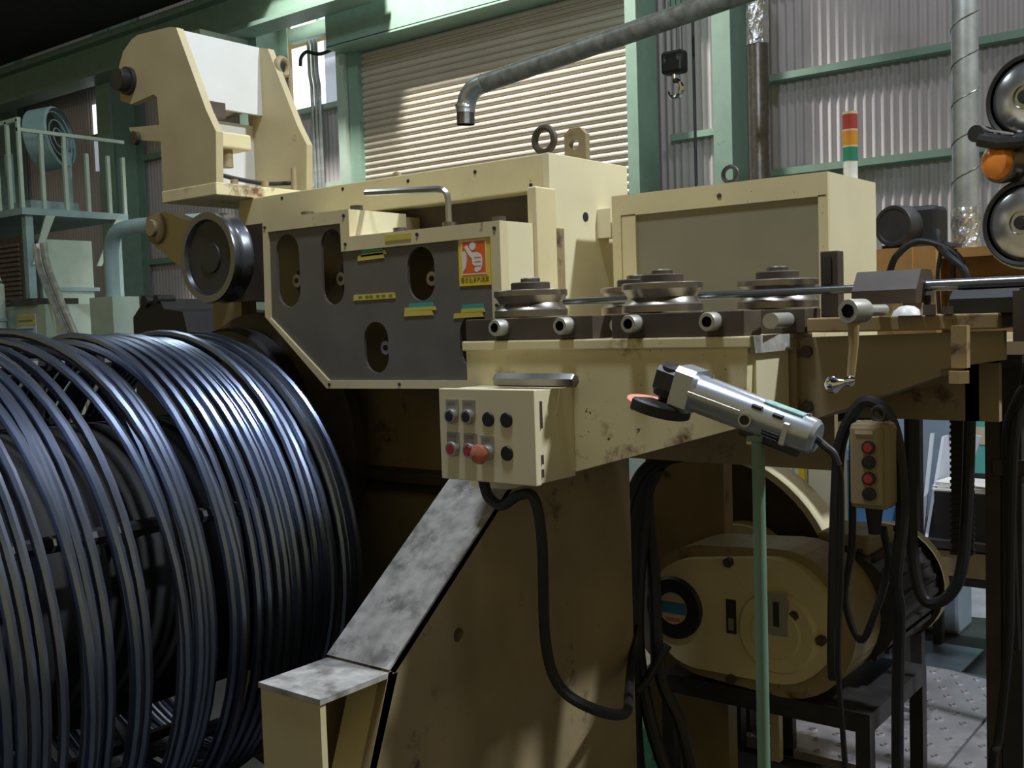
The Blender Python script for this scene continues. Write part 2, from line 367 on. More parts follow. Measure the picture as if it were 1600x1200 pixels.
# roller box with its frame and grey cover panel
OUT = [(-2.378, 1.808), (-2.03, 1.806), (-2.03, 1.735), (-1.531, 1.735), (-1.531, 1.345), (-2.142, 1.338), (-2.385, 1.537)]
INN = [(-2.358, 1.772), (-2.064, 1.772), (-2.064, 1.698), (-1.560, 1.700), (-1.560, 1.364), (-2.134, 1.360), (-2.364, 1.534)]
MB().ring_poly(OUT, [(a*.985-.0315, (b-1.55)*.97+1.55) for a, b in OUT], 'Y', 1.95, 2.135).build('roller_box', 'cream_clean', MC)
MB().prism([(a*.985-.0315, (b-1.55)*.97+1.55) for a, b in OUT], 'Y', 2.055, 2.19).build('box_back', 'brown_paint', MC)
fr = MB().ring_poly(OUT, INN, 'Y', 1.92, 1.95).build('cover_frame', 'cream', MC)
for x, z in ((-2.368, 1.785), (-2.048, 1.79), (-2.046, 1.716), (-1.79, 1.722), (-1.546, 1.718), (-1.546, 1.54), (-2.13, 1.349), (-1.87, 1.352)):
    MB().prism(circle(x, z, .0045, 10), 'Y', 1.917, 1.922).build('screw', 'black_iron', fr)
SL = [(-2.286, 1.661, .095, .20), (-2.107, 1.661, .084, .20), (-1.789, 1.626, .090, .133), (-1.955, 1.446, .088, .132), (-1.622, 1.456, .095, .135)]
pn = holed_plate('cover_panel', INN, [stadium(*s_)[::-1] for s_ in SL], 'Y', 1.927, 1.935, 'panel_grey', MC); pn['label'] = 'dark grey panel with long slots'
for cx, cz, ex in ((-2.286, 1.634, 0), (-2.108, 1.630, 0), (-1.780, 1.614, 0), (-1.950, 1.444, 0), (-1.61, 1.45, 0)):
    rl = MB().lathe([(0, 0), (.040, 0), (.040, .03), (.0, .03)], (cx, 1.985, cz), (0, 1, 0), 24).build('roller', 'steel_dark', MC)
    MB().lathe([(0, -.030), (.018, -.030), (.020, -.026), (.020, 0), (.028, 0)], (cx, 1.985, cz), (0, 1, 0), 18).build('roller_bolt', 'roller_steel', rl)
    MB().prism(circle(cx, cz, .008, 6), 'Y', 1.9535, 1.9555).build('socket', 'hole', rl)
for x, z in ((-1.912, 1.735), (-1.741, 1.735), (-1.583, 1.735), (-2.263, 1.807), (-2.067, 1.806)):
    MB().cyl((x, 1.985, z), (x, 1.985, z+.016), .017, 20).build('bolt', 'steel_dark', MC)
# warning sign and tapes on the panel
sg = MB().box(-1.663, -1.565, 1.9245, 1.927, 1.589, 1.702).build('warning_sign', 'yellow', MC); sg['label'] = 'yellow and orange warning sign with a hand drawn into a roller'
MB().box(-1.650, -1.578, 1.9235, 1.9246, 1.617, 1.694).build('sign_picture', 'orange_red', sg)
MB().ring_poly([(-1.652, 1.696), (-1.576, 1.696), (-1.576, 1.615), (-1.652, 1.615)], [(-1.6495, 1.6935), (-1.5785, 1.6935), (-1.5785, 1.6175), (-1.6495, 1.6175)], 'Y', 1.9230, 1.9240).build('picture_border', 'white_print', sg)
def blob(pts, y0, y1, m, par, nm='picture_shape'): return MB().prism(pts, 'Y', y0, y1).build(nm, m, par)
blob(circle(-1.617, 1.682, .0098, 20), 1.9228, 1.9236, 'white_print', sg)                        # upper roller
blob([(-1.6495, 1.669), (-1.643, 1.672), (-1.637, 1.664), (-1.636, 1.650), (-1.640, 1.632), (-1.6495, 1.622)], 1.9228, 1.9236, 'white_print', sg)
blob([(-1.643, 1.681), (-1.634, 1.685), (-1.628, 1.675), (-1.618, 1.667), (-1.604, 1.667), (-1.592, 1.662), (-1.588, 1.650), (-1.589, 1.636), (-1.594, 1.625), (-1.606, 1.620), (-1.614, 1.624), (-1.611, 1.634), (-1.619, 1.640), (-1.620, 1.652), (-1.632, 1.664)], 1.9228, 1.9236, 'white_print', sg)
for z in (1.655, 1.645, 1.635): MB().box(-1.612, -1.593, 1.9222, 1.9229, z-.0006, z+.0006).build('finger_line', 'orange_red', sg)
letters('sign_text', '巻き込まれ注意', (-1.614, 1.9240, 1.6025), FRONT, .0135, 'ink_olive', sg, sx=.93)
def tape(x0, z0, x1, z1, h, m):
    return MB().prism([(x0, z0-h/2), (x1, z1-h/2), (x1-.004, z1+h/2), (x0+.002, z0+h/2)], 'Y', 1.9245, 1.9268).build('tape', m, MC)
for a in ((-2.009, 1.677, -1.912, 1.680, .014, 'tape_yellow'), (-1.995, 1.685, -1.903, 1.687, .010, 'tape_yellow'), (-1.992, 1.694, -1.914, 1.696, .011, 'tape_green'), (-2.030, 1.576, -1.878, 1.577, .015, 'tape_yellow'),
          (-1.850, 1.529, -1.752, 1.530, .013, 'tape_yellow'), (-1.848, 1.540, -1.742, 1.540, .009, 'tape_yellow'), (-1.833, 1.549, -1.750, 1.550, .010, 'tape_green'),
          (-1.686, 1.519, -1.592, 1.521, .012, 'tape_yellow'), (-1.662, 1.530, -1.587, 1.531, .010, 'tape_yellow'), (-1.658, 1.540, -1.590, 1.541, .010, 'tape_green')):
    tape(*a)
t_ = MB().box(-1.900, -1.811, 1.9175, 1.9197, 1.713, 1.728).build('tape', 'tape_yellow', MC)
for x in (-2.01, -1.985, -1.97, -1.945, -1.925, -1.90):
    MB().box(x, x+.012, 1.9238, 1.9246, 1.574, 1.580).build('tape_mark', 'ink_olive', MC)

# guide wheel and its arm, dark drum behind the coil
GW = thing('guide_pulley', 'dark grooved guide wheel with shiny rim above the wire coil', 'wheel', (-2.64, 1.98, 1.58))
MB().lathe([(.108, .012), (.112, 0), (.1325, 0), (.1345, .008), (.128, .026), (.128, .040), (.1345, .058), (.1335, .068), (.03, .068)], (-2.64, 1.92, 1.719), (0, 1, 0), 48).build('rim', 'bar_steel', GW)
MB().lathe([(.11, .012), (.046, .016), (.044, .010), (0, .010)], (-2.64, 1.92, 1.719), (0, 1, 0), 40).build('disc', 'black_iron', GW)
MB().cyl((-2.64, 1.985, 1.719), (-2.64, 2.19, 1.719), .035).build('axle', 'dark_rust', GW)
AR = thing('bearing_arm', 'cream bearing arm with round bolted boss beside the dark guide wheel', 'arm', (-3.05, 2.1, 1.75))
MB().prism([(-3.20, 1.893), (-3.09, 1.905), (-2.985, 1.868), (-2.80, 1.84), (-2.80, 1.70), (-3.03, 1.722), (-3.15, 1.79), (-3.205, 1.83)], 'Y', 2.09, 2.15).build('arm_plate', 'cream_darkened', AR)
b_ = MB().lathe([(0, 0), (.026, 0), (.028, .004), (.028, .012), (.045, .014), (.052, .018), (.052, .04)], (-3.135, 2.06, 1.852), (0, 1, 0), 28).build('boss', 'brown_paint', AR)
DR = thing('winding_drum', 'dark rusty drum flange behind the top of the wire coil', 'drum', (-2.66, 2.12, 1.05))
MB().lathe([(0, 0), (.40, 0), (.42, .01), (.42, .05), (0, .05)], (-2.66, 2.10, 1.135), (0, 1, 0), 56).build('flange', 'dark_rust', DR)
MB().lathe([(0, 0), (.30, 0), (.31, .01), (.31, .06), (0, .06)], (-2.72, 2.03, 1.20), (0, 1, 0), 48).build('disc', 'black_iron', DR)
MB().box(-2.95, -2.80, 2.16, 2.22, 1.36, 1.72).build('bracket_block', 'brown_paint', DR)
MB().box(-2.72, -2.42, 2.06, 2.19, 1.59, 1.82).build('guard_block', 'dark_rust', DR)

# C-frame bracket on top
CF = thing('press_bracket', 'cream C-frame bracket with white cross plate standing on the machine', 'bracket', (-2.85, 2.2, 1.914))
NEAR = [(-2.854, 2.445), (-2.887, 2.453), (-3.06, 2.462), (-3.095, 2.455), (-3.15, 2.425), (-3.178, 2.38), (-3.18, 2.27), (-3.12, 2.25), (-2.992, 2.262), (-2.974, 2.25), (-2.970, 2.163), (-3.08, 2.172), (-3.14, 2.178), (-3.12, 2.14), (-3.06, 2.125), (-2.966, 2.11), (-2.966, 1.952), (-2.690, 1.952), (-2.680, 2.103), (-2.723, 2.173)]
MB().prism(NEAR, 'Y', 2.004, 2.030).build('side_plate', 'cream_darkened', CF)
MB().prism(NEAR, 'Y', 2.36, 2.386).build('side_plate', 'cream_darkened', CF)
MB().box(-2.915, -2.897, 2.03, 2.36, 2.228, 2.455).build('cross_plate', 'white_board', CF).data.materials[0] = MATS['white_plastic']
MB().box(-2.97, -2.686, 2.0, 2.45, 1.914, 1.952, bv=.003).build('base_plate', 'cream_rusty', CF)
MB().lathe([(.045, 0), (.045, .014), (.036, .016), (.036, .045), (.02, .047), (0, .047)], (-3.125, 2.004, 2.325), (0, -1, 0), 20).build('knurled_knob', 'black_iron', CF)
MB().cyl((-3.09, 2.0, 2.135), (-3.09, 1.985, 2.135), .022, 18).build('pin', 'dark_rust', CF)
MB().box(-2.86, -2.76, 2.08, 2.20, 2.075, 2.125, bv=.006).build('clamp_block', 'cream', CF)
MB().cyl((-2.80, 2.13, 2.02), (-2.80, 2.13, 2.075), .02).build('clamp_screw', 'brown_paint', CF)
MB().box(-2.86, -2.82, 2.06, 2.15, 2.18, 2.228).build('cylinder_block', 'dark_rust', CF)
MB().box(-2.965, -2.95, 2.03, 2.36, 1.952, 2.20).build('rear_plate', 'white_plastic', CF)
for y, z in ((2.09, .018), (2.21, .022), (2.33, .075), (2.40, .02)):
    MB().cyl((-2.715, y, 1.952), (-2.715, y, 1.952+z), .012 if z < .05 else .010, 12).build('bolt', 'brown_paint', CF)
MB().tube(spline([(-2.80, 2.04, 2.005), (-2.78, 2.14, 1.985), (-2.76, 2.25, 1.975), (-2.76, 2.35, 1.985)]), .007).build('hose', 'rubber', CF)
MB().torus((-2.83, 2.40, 2.385), (1, .2, 0), .028, .011).cyl((-2.83, 2.43, 2.15), (-2.83, 2.43, 2.385), .009, 10).build('hook_rod', 'brown_paint', CF)

# hex key sticking out of a bolt on the roller box
hk = MB().tube([(-2.03, 1.985, 1.852), (-1.775, 1.985, 1.836), (-1.757, 1.985, 1.832), (-1.746, 1.985, 1.822), (-1.742, 1.985, 1.805), (-1.741, 1.985, 1.745)], .0085, 6).build('hex_key', 'steel')
tag(hk, 'large steel hex key left standing in a bolt on the roller box', 'tool')
# ================================================================== COIL
def make_coil():
    cx, cz, R = -2.557, .895, .585; rnd = random.Random(11)
    turns = 78; K = 56; prm = []; y = 1.855
    for t in range(turns+2):
        prm.append((y, rnd.gauss(0, .006), rnd.gauss(0, .007), R+rnd.gauss(0, .005), rnd.uniform(0, 6.28), abs(rnd.gauss(0, .006))))
        g = .0215
        if t > 12: g += rnd.choice((0, 0, 0, .004, .012))
        if t in (16, 21, 25, 29, 32, 36): g += .013
        y -= g
    for t, (dy, dr, sw) in {18: (.01, .022, .05), 23: (.02, .024, .06), 24: (.015, .026, .075), 27: (-.01, .02, .05), 31: (.0, .022, .04)}.items():
        p = prm[t]; prm[t] = (p[0]+dy, p[1], p[2]+.004, p[3]+dr, 1.9, sw)
    pts = []
    for i in range(turns*K):
        t = i//K; u = (i % K)/K; a, b = prm[t], prm[t+1]; e = u*u*(3-2*u)
        v = [a[j]+(b[j]-a[j])*e for j in range(6)]
        th = 2*math.pi*u-math.pi/2
        yy = v[0]+v[5]*math.sin(th+a[4])*math.sin(math.pi*u)
        gr = max(0, 1.75-v[0])*.07; rr_ = v[3]+gr
        pts.append((cx+gr*.3+v[1]+rr_*math.cos(th), yy, cz-gr+v[2]+rr_*math.sin(th)))
    return MB().tube(pts, .0112, 8)
co = make_coil().build('wire_coil', 'wire_black'); tag(co, 'huge coil of shiny black wire wound in many loops', 'wire coil')
SP = thing('coil_carrier', 'dark steel spider carrying the black wire coil from inside', 'carrier', (-2.55, .9, 0))
MB().cyl((-2.557, .1, .895), (-2.557, 2.02, .895), .09, 20).build('shaft', 'black_iron', SP)
MB().lathe([(0, .2), (.37, .2), (.38, .21), (.38, 1.85), (0, 1.85)], (-2.557, 0, .895), (0, 1, 0), 40).build('dark_mandrel', 'hole', SP)  # near-black cylinder added to keep the inside of the coil dark
for i in range(6):
    a = math.radians(20+60*i); c, s_ = math.cos(a), math.sin(a)
    MB().tube([(-2.557+.545*c, .15, .895+.545*s_), (-2.557+.545*c, 1.83, .895+.545*s_)], .018, 8).build('bar', 'black_iron', SP)
    for yy in (.5, 1.3, 1.8):
        MB().tube([(-2.557+.08*c, yy, .895+.08*s_), (-2.557+.54*c, yy, .895+.54*s_)], .014, 8).build('spoke', 'black_iron', SP)
MB().box(-2.72, -2.4, .7, .95, 0, .81).build('pedestal', 'brown_paint', SP)

# ================================================================== ROLLER TABLE
TB = thing('roller_table', 'cream steel roller table with chipped rusty paint and sloping leg', 'table', (-1.2, 1.95, 0))
MB().prism([(-1.505, 1.447), (-.840, 1.447), (-.846, 1.299), (-1.40, 1.142), (-1.505, 1.142)], 'Y', 1.757, 1.782).build('front_plate', 'cream_rusty', TB)
MB().box(-1.512, -.832, 1.750, 2.22, 1.440, 1.461, bv=.003).build('table_top', 'cream_rusty', TB)
MB().box(-1.505, -.85, 2.19, 2.21, 1.16, 1.44).build('rear_plate', 'brown_paint', TB)
MB().box(-.858, -.836, 1.782, 1.925, 1.262, 1.440).build('end_plate', 'cream_clean', TB)
MB().prism([(1.752, 1.461), (1.93, 1.461), (1.925, 1.43), (1.76, 1.43)], 'X', -.836, -.826).build('end_lip', 'cream_worn', TB)
MB().box(-1.515, -1.48, 1.775, 1.90, 1.36, 1.44).build('left_gusset', 'cream_rusty', TB)
# leg: side plate, sloping worn strip and foot
LEG = [(1.478, .803), (1.50, .80), (1.828, 1.079), (1.90, 1.142), (2.41, 1.142), (2.41, .0), (1.36, .0), (1.40, .50)]
lp = holed_plate('leg_plate', [(1.474, .806), (1.83, 1.083), (1.905, 1.142), (2.40, 1.142), (2.40, 0), (1.345, 0), (1.345, .45)], [circle(1.689, .828, .016)], 'X', -1.52, -1.497, 'brown_paint', TB)
MB().prism([(1.474, .812), (1.905, 1.148), (1.925, 1.142), (1.492, .800)], 'X', -1.68, -1.497).build('sloping_strip', 'cream_worn', TB)
ft = MB().box(-1.678, -1.497, 1.292, 1.485, .795, .806).build('foot_pad', 'cream_worn', TB)
MB().box(-1.676, -1.502, 1.296, 1.31, .30, .795).build('foot_front', 'cream', TB)
MB().prism([(1.474, .80), (1.345, .45), (1.345, .2), (1.36, .2), (1.36, .45), (1.50, .80)], 'X', -1.60, -1.497).build('foot_rib', 'cream', TB)
MB().box(-1.676, -1.660, 1.31, 1.5, .30, .795).build('foot_side', 'brown_paint', TB)
# outboard bracket on the right end
BK = thing('outboard_bracket', 'brown tapered bracket bolted to the end of the roller table', 'bracket', (-.65, 2.0, 1.28))
MB().prism([(-.830, 1.452), (-.455, 1.458), (-.455, 1.408), (-.56, 1.392), (-.80, 1.305), (-.83, 1.30)], 'Y', 1.945, 1.965).build('front_web', 'brown_paint', BK)
MB().prism([(-.84, 1.44), (-.50, 1.44), (-.50, 1.285), (-.79, 1.285)], 'Y', 2.10, 2.12).build('rear_web', 'brown_paint', BK)
MB().prism([(-.80, 1.305), (-.56, 1.392), (-.56, 1.380), (-.80, 1.293)], 'Y', 1.945, 2.10).build('lower_flange', 'brown_paint', BK)
MB().box(-.84, -.822, 1.93, 1.95, 1.27, 1.452).build('bolt_flange', 'brown_paint', BK)
for z in (1.425, 1.32): hexhead(MB(), (-.806, 1.945, z), (0, -1, 0), .012, .012).build('bolt', 'dark_rust', BK)
MB().box(-.56, -.535, 2.10, 2.13, 1.285, 1.40).box(-.56, -.46, 2.10, 2.13, 1.395, 1.41).build('stiffener', 'black_iron', BK)
SLB = MB().box(-.790, -.455, 1.905, 2.15, 1.462, 1.489, bv=.003).build('top_slab', 'ochre_rusty', BK)
hexhead(MB().box(-.51, -.485, 1.83, 1.85, 1.40, 1.47), (-.498, 1.832, 1.395), (0, 0, -1), .018, .02).build('clamp', 'ochre_rusty', BK)

# drawn wire running through the rollers
WY, WZ = 1.985, 1.5415
wi = MB().tube([(-1.53, WY, WZ), (-.66, WY, WZ)], .0080, 16).tube([(-.66, WY, WZ), (1.2, WY, WZ)], .0104, 16).build('drawn_wire', 'bar_steel')
tag(wi, 'straight dark steel wire running through the rollers', 'wire')
# straightening rollers
def roller(x, y, label, r=.0825):
    t = thing('straightening_roller', label, 'roller', (x, y, 1.461), 'straightening rollers on the table')
    MB().lathe([(.03, 1.509), (r*.97, 1.509), (r, 1.511), (r, 1.525), (r*.93, 1.530), (r*.86, 1.5405), (r*.93, 1.551), (r, 1.557), (r, 1.568), (r*.97, 1.570), (.03, 1.570)], (x, y, 0), (0, 0, 1), 56).build('roller_body', 'roller_steel', t)
    MB().lathe([(0, 1.587), (.042, 1.587), (.044, 1.585), (.044, 1.570)], (x, y, 0), (0, 0, 1), 36).build('hub_cap', 'dark_rust', t)
    MB().lathe([(0, 1.597), (.020, 1.597), (.022, 1.595), (.022, 1.587)], (x, y, 0), (0, 0, 1), 24).build('bolt', 'steel_dark', t)
    MB().cyl((x, y, 1.4612), (x, y, 1.509), .028).build('spindle', 'black_iron', t)
roller(-1.432, 1.900, 'grooved steel roller beside the warning sign panel, its highlight on the groove')
roller(-1.095, 1.900, 'grooved steel roller between two pairs of socket screws in front of the cabinet')
roller(-1.262, 2.075, 'steel roller partly hidden behind the wire and the other rollers')
roller(-.922, 2.075, 'dark steel roller behind the wire next to the upright post')
# slide blocks with socket screws
def block(x0, x1, label, y0=1.757, y1=1.83, scr=(), tail=None):
    t = thing('slide_block', label, 'block', ((x0+x1)/2, (y0+y1)/2, 1.461), 'slide blocks under the rollers')
    MB().box(x0, x1, y0, y1, 1.4611, 1.508, bv=.002).build('block_body', 'dark_rust', t)
    for x in scr:
        sc = MB().lathe([(.010, -.030), (.016, -.030), (.0175, -.027), (.0175, 0)], (x, y0, 1.489), (0, 1, 0), 24).build('socket_screw', 'zinc', t)
        MB().lathe([(.010, -.030), (.010, -.015), (0, -.015)], (x, y0, 1.489), (0, 1, 0), 6).build('socket', 'hole', sc)
    if tail:
        MB().cyl((tail, y0+.02, 1.489), (tail, y0+.16, 1.489), .0125, 18).build('adjusting_screw', 'zinc', t)
        MB().cyl((tail, y0+.165, 1.489), (tail, y0+.19, 1.489), .018, 18).build('nut', 'zinc', t)
block(-1.505, -1.173, 'dark slide block with two socket screws beside the roller panel', scr=(-1.40, -1.232))
block(-1.128, -.846, 'dark slide block with two socket screws near the grinder end of the table', scr=(-1.072, -.905))
block(-.985, -.80, 'short dark slide block under the rear roller', y0=1.92, y1=2.0)
block(-1.30, -1.12, 'dark slide block half hidden behind the front rollers', y0=2.03, y1=2.12)
for i, x in enumerate((-1.165, -.835)):
    t = thing('adjusting_screw', ('round adjusting screw showing between the two front slide blocks', 'round adjusting screw sticking out past the end of the front slide block')[i], 'screw', (x, 1.86, 1.461))
    MB().cyl((x+.02, 1.80, 1.487), (x+.0, 1.93, 1.487), .0145, 20).build('shank', 'zinc', t)
    if i: MB().lathe([(0, .03), (.014, .03), (.019, .022), (.019, 0), (.013, 0)], (x, 1.935, 1.487), (0, 1, 0), 20).build('nut', 'zinc', t)
# die block, post, crank lever on the slab
DB = thing('die_block', 'dark chamfered steel block that the wire passes through', 'die block', (-.655, 1.98, 1.489))
MB().prism([(1.935, 1.511), (1.935, 1.536), (1.965, 1.572), (2.025, 1.572), (2.04, 1.55), (2.04, 1.511)], 'X', -.715, -.598).build('block_body', 'dark_rust', DB)
MB().box(-.72, -.62, 1.93, 2.05, 1.4892, 1.511).build('seat', 'ochre_rusty', DB)
PS = thing('guide_post', 'narrow upright dark steel post behind the wire', 'post', (-.79, 2.03, 1.461))
MB().box(-.805, -.770, 2.012, 2.045, 1.489, 1.618, bv=.002).build('upright', 'dark_rust', PS)
MB().box(-.80, -.782, 2.008, 2.013, 1.555, 1.607).build('face_plate', 'black_iron', PS)
CL = thing('crank_lever', 'rusty crank lever with a shiny ball handle hanging down', 'lever', (-.675, 1.84, 1.36))
MB().lathe([(.012, 0), (.020, 0), (.021, .003), (.021, .045), (.010, .05), (.010, .11)], (-.672, 1.80, 1.500), (.25, 1, 0), 24).build('hub', 'zinc', CL)
MB().lathe([(.013, -.001), (.013, .01), (0, .01)], (-.672, 1.80, 1.500), (.25, 1, 0), 6).build('socket', 'hole', CL)
MB().tube([(-.668, 1.815, 1.485), (-.668, 1.815, 1.44), (-.672, 1.81, 1.385)], .008, 10, radii=[.011, .0085, .007]).build('lever_arm', 'ochre_rusty', CL)
def egg(p0, p1, prof, seg=20):
    d = Vector(p1)-Vector(p0); return MB().lathe([(r, t*d.length) for r, t in prof], p0, d, seg)
egg((-.664, 1.81, 1.381), (-.710, 1.79, 1.370), [(0, 0), (.008, .03), (.010, .12), (.009, .25), (.0065, .38), (.010, .5), (.0155, .68), (.0165, .8), (.013, .93), (.006, 1.02), (0, 1.04)]).build('ball_handle', 'chrome', CL)
for i, (x, y, z, h, r, m) in enumerate(((-.595, 1.99, 1.489, .035, .007, 'black_iron'), (-.565, 1.90, 1.489, .018, .012, 'dark_rust'), (-.535, 1.90, 1.489, .014, .011, 'dark_rust'))):
    t = hexhead(MB(), (x, y, z), (0, 0, 1), r, h).build('hex_bolt', m)
    tag(t, ('tall thin bolt standing beside the die block', 'low hex bolt head on the rusty slab', 'low hex bolt head on the rusty slab')[i], 'bolt', 'bolts on the rusty slab')
DM = MB().lathe([(0, .018), (.012, .016), (.022, .009), (.026, 0)], (-.60, 1.89, 1.489), (0, 0, 1), 24).build('domed_cap', 'white_plastic'); tag(DM, 'pale domed cap lying on the rusty slab', 'cap')
GS = thing('wire_guide_box', 'black guide housing around the wire beyond the die block', 'guide box', (-.48, 2.0, 1.489))
MB().prism([(1.93, 1.489), (1.93, 1.515), (1.95, 1.53), (2.03, 1.53), (2.05, 1.515), (2.05, 1.489)], 'X', -.54, -.43).build('housing', 'black', GS)
MB().box(-.435, -.415, 1.92, 2.08, 1.44, 1.525).build('end_plate', 'dark_rust', GS)

# ================================================================== CONTROL BOX
CB = thing('control_box', 'cream push-button control box hanging on the roller table', 'control box', (-1.345, 1.69, 1.182))
MB().box(-1.464, -1.224, 1.640, 1.756, 1.184, 1.365).build('box_body', 'cream_clean', CB)
dr = MB().box(-1.467, -1.221, 1.620, 1.638, 1.181, 1.368, bv=.002).build('door', 'cream_clean', CB)
for z0, z1 in ((1.196, 1.212), (1.222, 1.240), (1.292, 1.345)): MB().cyl((-1.2215, 1.641, z0), (-1.2215, 1.641, z1), .0035, 10).build('hinge', 'steel_dark', CB)
MB().box(-1.470, -1.4645, 1.645, 1.655, 1.27, 1.30).build('latch', 'steel', CB)
def button(x, z, kind):
    if kind != 'plug':
        MB().box(x-.017, x+.017, 1.6185, 1.6202, z+.006, z+.034).build('label_plate', 'cabinet_grey', dr).data.materials[0] = MATS['zinc']
        for dz in (.028, .024): MB().box(x-.012, x+.008, 1.6180, 1.6187, z+dz-.0008, z+dz+.0008).build('label_line', 'ink_olive', dr)
    if kind == 'plug':
        MB().lathe([(0, -.004), (.0135, -.004), (.015, -.002), (.015, 0)], (x, 1.620, z), (0, 1, 0), 24).build('hole_plug', 'black', dr); return
    MB().lathe([(.0105, -.012), (.014, -.012), (.0155, -.009), (.0155, 0)], (x, 1.620, z), (0, 1, 0), 24).build('bezel', 'zinc', dr)
    if kind == 'mush':
        MB().lathe([(0, -.040), (.010, -.039), (.018, -.034), (.0205, -.027), (.0185, -.022), (.008, -.020), (.008, -.012)], (x, 1.620, z), (0, 1, 0), 28).build('emergency_button', 'red_faded', dr)
    else:
        MB().lathe([(0, -.0125), (.0095, -.0125), (.0105, -.011), (.0105, -.006)], (x, 1.620, z), (0, 1, 0), 20).build('button', kind, dr)
ctl = [(-1.430, 1.312, 'black'), (-1.386, 1.312, 'black'), (-1.336, 1.308, 'plug'), (-1.290, 1.308, 'plug'), (-1.430, 1.245, 'red_plastic'), (-1.384, 1.244, 'red_plastic'), (-1.340, 1.241, 'mush'), (-1.291, 1.242, 'plug')]
for c in ctl: button(*c)
hb = MB().tube([(-1.378, 1.70, 1.3815), (-1.374, 1.70, 1.3815), (-1.182, 1.70, 1.3815), (-1.178, 1.70, 1.3815)], .0145, 6, radii=[.012, .0145, .0145, .012]).build('hex_bar', 'steel_dark')
tag(hb, 'dark hexagonal steel bar lying on top of the control box', 'steel bar')
# ================================================================== ELECTRICAL CABINET
EC = thing('electrical_cabinet', 'cream steel cabinet with recessed grey front panel behind the rollers', 'cabinet', (-1.17, 2.42, 0))
x0, x1, y0, y1, z1 = -1.448, -.889, 2.271, 2.575, 1.807
MB().box(x0, x1, y0+.012, y1, 1.425, z1).build('cabinet_body', 'cream_clean', EC)
MB().ring_poly([(x0, z1), (x1, z1), (x1, 1.425), (x0, 1.425)], [(x0+.068, z1-.052), (x1-.022, z1-.052), (x1-.022, 1.45), (x0+.068, 1.45)], 'Y', y0, y0+.012).build('front_frame', 'cream', EC)
MB().box(x0+.068, x1-.022, y0+.007, y0+.0125, 1.45, z1-.052).build('front_panel', 'cabinet_grey', EC)
MB().box(x0+.026, x0+.028, y0-.001, y0, 1.45, z1-.05).build('frame_joint', 'brown_paint', EC)
MB().box(x0+.028, x0+.068, y0-.001, y0, z1-.0525, z1-.050).box(x1-.022, x1-.004, y0-.001, y0, z1-.0525, z1-.050).build('frame_joint', 'dark_rust', EC)
MB().torus((-1.165, 2.36, z1+.031), (0, 1, 0), .0185, .0055).cyl((-1.165, 2.36, z1), (-1.165, 2.36, z1+.014), .008, 12).build('eye_bolt', 'black_iron', EC)
MB().cyl((-1.15, y0-.002, z1-.028), (-1.15, y0+.001, z1-.028), .006, 10).build('hole', 'dark_rust', EC)
MB().box(-1.82, -1.535, 3.02, 3.08, 0, 1.395).build('stand_post', 'brown_paint', EC)
MB().box(-1.82, -.50, 2.41, 3.30, 1.395, 1.425).build('stand_shade_shelf', 'brown_paint', EC)  # unseen shelf, widened to shade the geared motor from the high bay lamp
# signal tower
ST = thing('signal_tower', 'red amber and green signal tower on the cream cabinet', 'signal light', (-.918, 2.5, z1))
zz = z1; sx, sy, sr = -.922, 2.50, .0172
for h, m, nm, r in ((.048, 'white_plastic', 'base_tube', .95), (.032, 'lens_green', 'green_lens', 1), (.004, 'cap_tan', 'spacer', 1), (.034, 'lens_amber', 'amber_lens', 1), (.004, 'cap_tan', 'spacer', 1), (.035, 'lens_red', 'red_lens', 1), (.006, 'cap_tan', 'cap', 1)):
    MB().cyl((sx, sy, zz), (sx, sy, zz+h), sr*r, 28).build(nm, m, ST); zz += h

# ================================================================== GRINDER ON ITS STAND
GSt = thing('grinder_stand', 'thin green steel pole that holds the angle grinder', 'stand', (-.703, 1.5, 0))
MB().cyl((-.703, 1.5, .012), (-.703, 1.5, 1.318), .0098, 18).build('pole', 'green_pole', GSt)
MB().cyl((-.703, 1.5, 0), (-.703, 1.5, .012), .14, 32).build('base_plate', 'black_iron', GSt)
MB().box(-.716, -.690, 1.487, 1.513, 1.306, 1.3145).build('saddle', 'green_pole', GSt)
GR = thing('angle_grinder', 'silver angle grinder with pink disc resting on the green pole', 'grinder', (-.703, 1.5, 1.315))
A = Vector((-.806, 1.497, 1.379)); B = Vector((-.610, 1.505, 1.3135)); ax = (B-A).normalized(); L_ = (B-A).length
upv = (Vector((0, 0, 1))-ax*ax.z).normalized(); sd = upv.cross(ax)
def gp(t, u=0, s_=0): return A+ax*t+upv*u+sd*s_
def gbox(t0, t1, u0, u1, s0, s1, ch=.006):
    mb = MB(); prof = [(u0, s0+ch), (u0, s1-ch), (u0+ch, s1), (u1-ch, s1), (u1, s1-ch), (u1, s0+ch), (u1-ch, s0), (u0+ch, s0)]
    v = [gp(t, u, s_) for t in (t0, t1) for u, s_ in prof]; n = 8
    return mb.add(v, [tuple(range(8)), tuple(range(8, 16))]+[(i, (i+1) % 8, 8+(i+1) % 8, 8+i) for i in range(8)])
MB().lathe([(.010, 0), (.0305, 0), (.0310, .02), (.0298, .10), (.0282, .15), (.0285, .18), (.0270, L_-.006), (.022, L_), (0, L_)], A, ax, 32).build('motor_housing', 'grinder_silver', GR)
gbox(-.030, .002, -.034, .036, -.030, .030, .008).build('gear_case', 'steel_dark', GR).data.materials[0] = MATS['grinder_silver']
gbox(-.066, -.030, -.018, .026, -.022, .022, .008).build('gear_head', 'black_iron', GR)
spn = gp(-.048)
MB().lathe([(0, -.03), (.014, -.03), (.020, -.026), (.022, -.012), (.022, .022), (.012, .024), (.010, .044), (0, .044)], spn, -upv, 24).build('spindle_neck', 'black', GR)
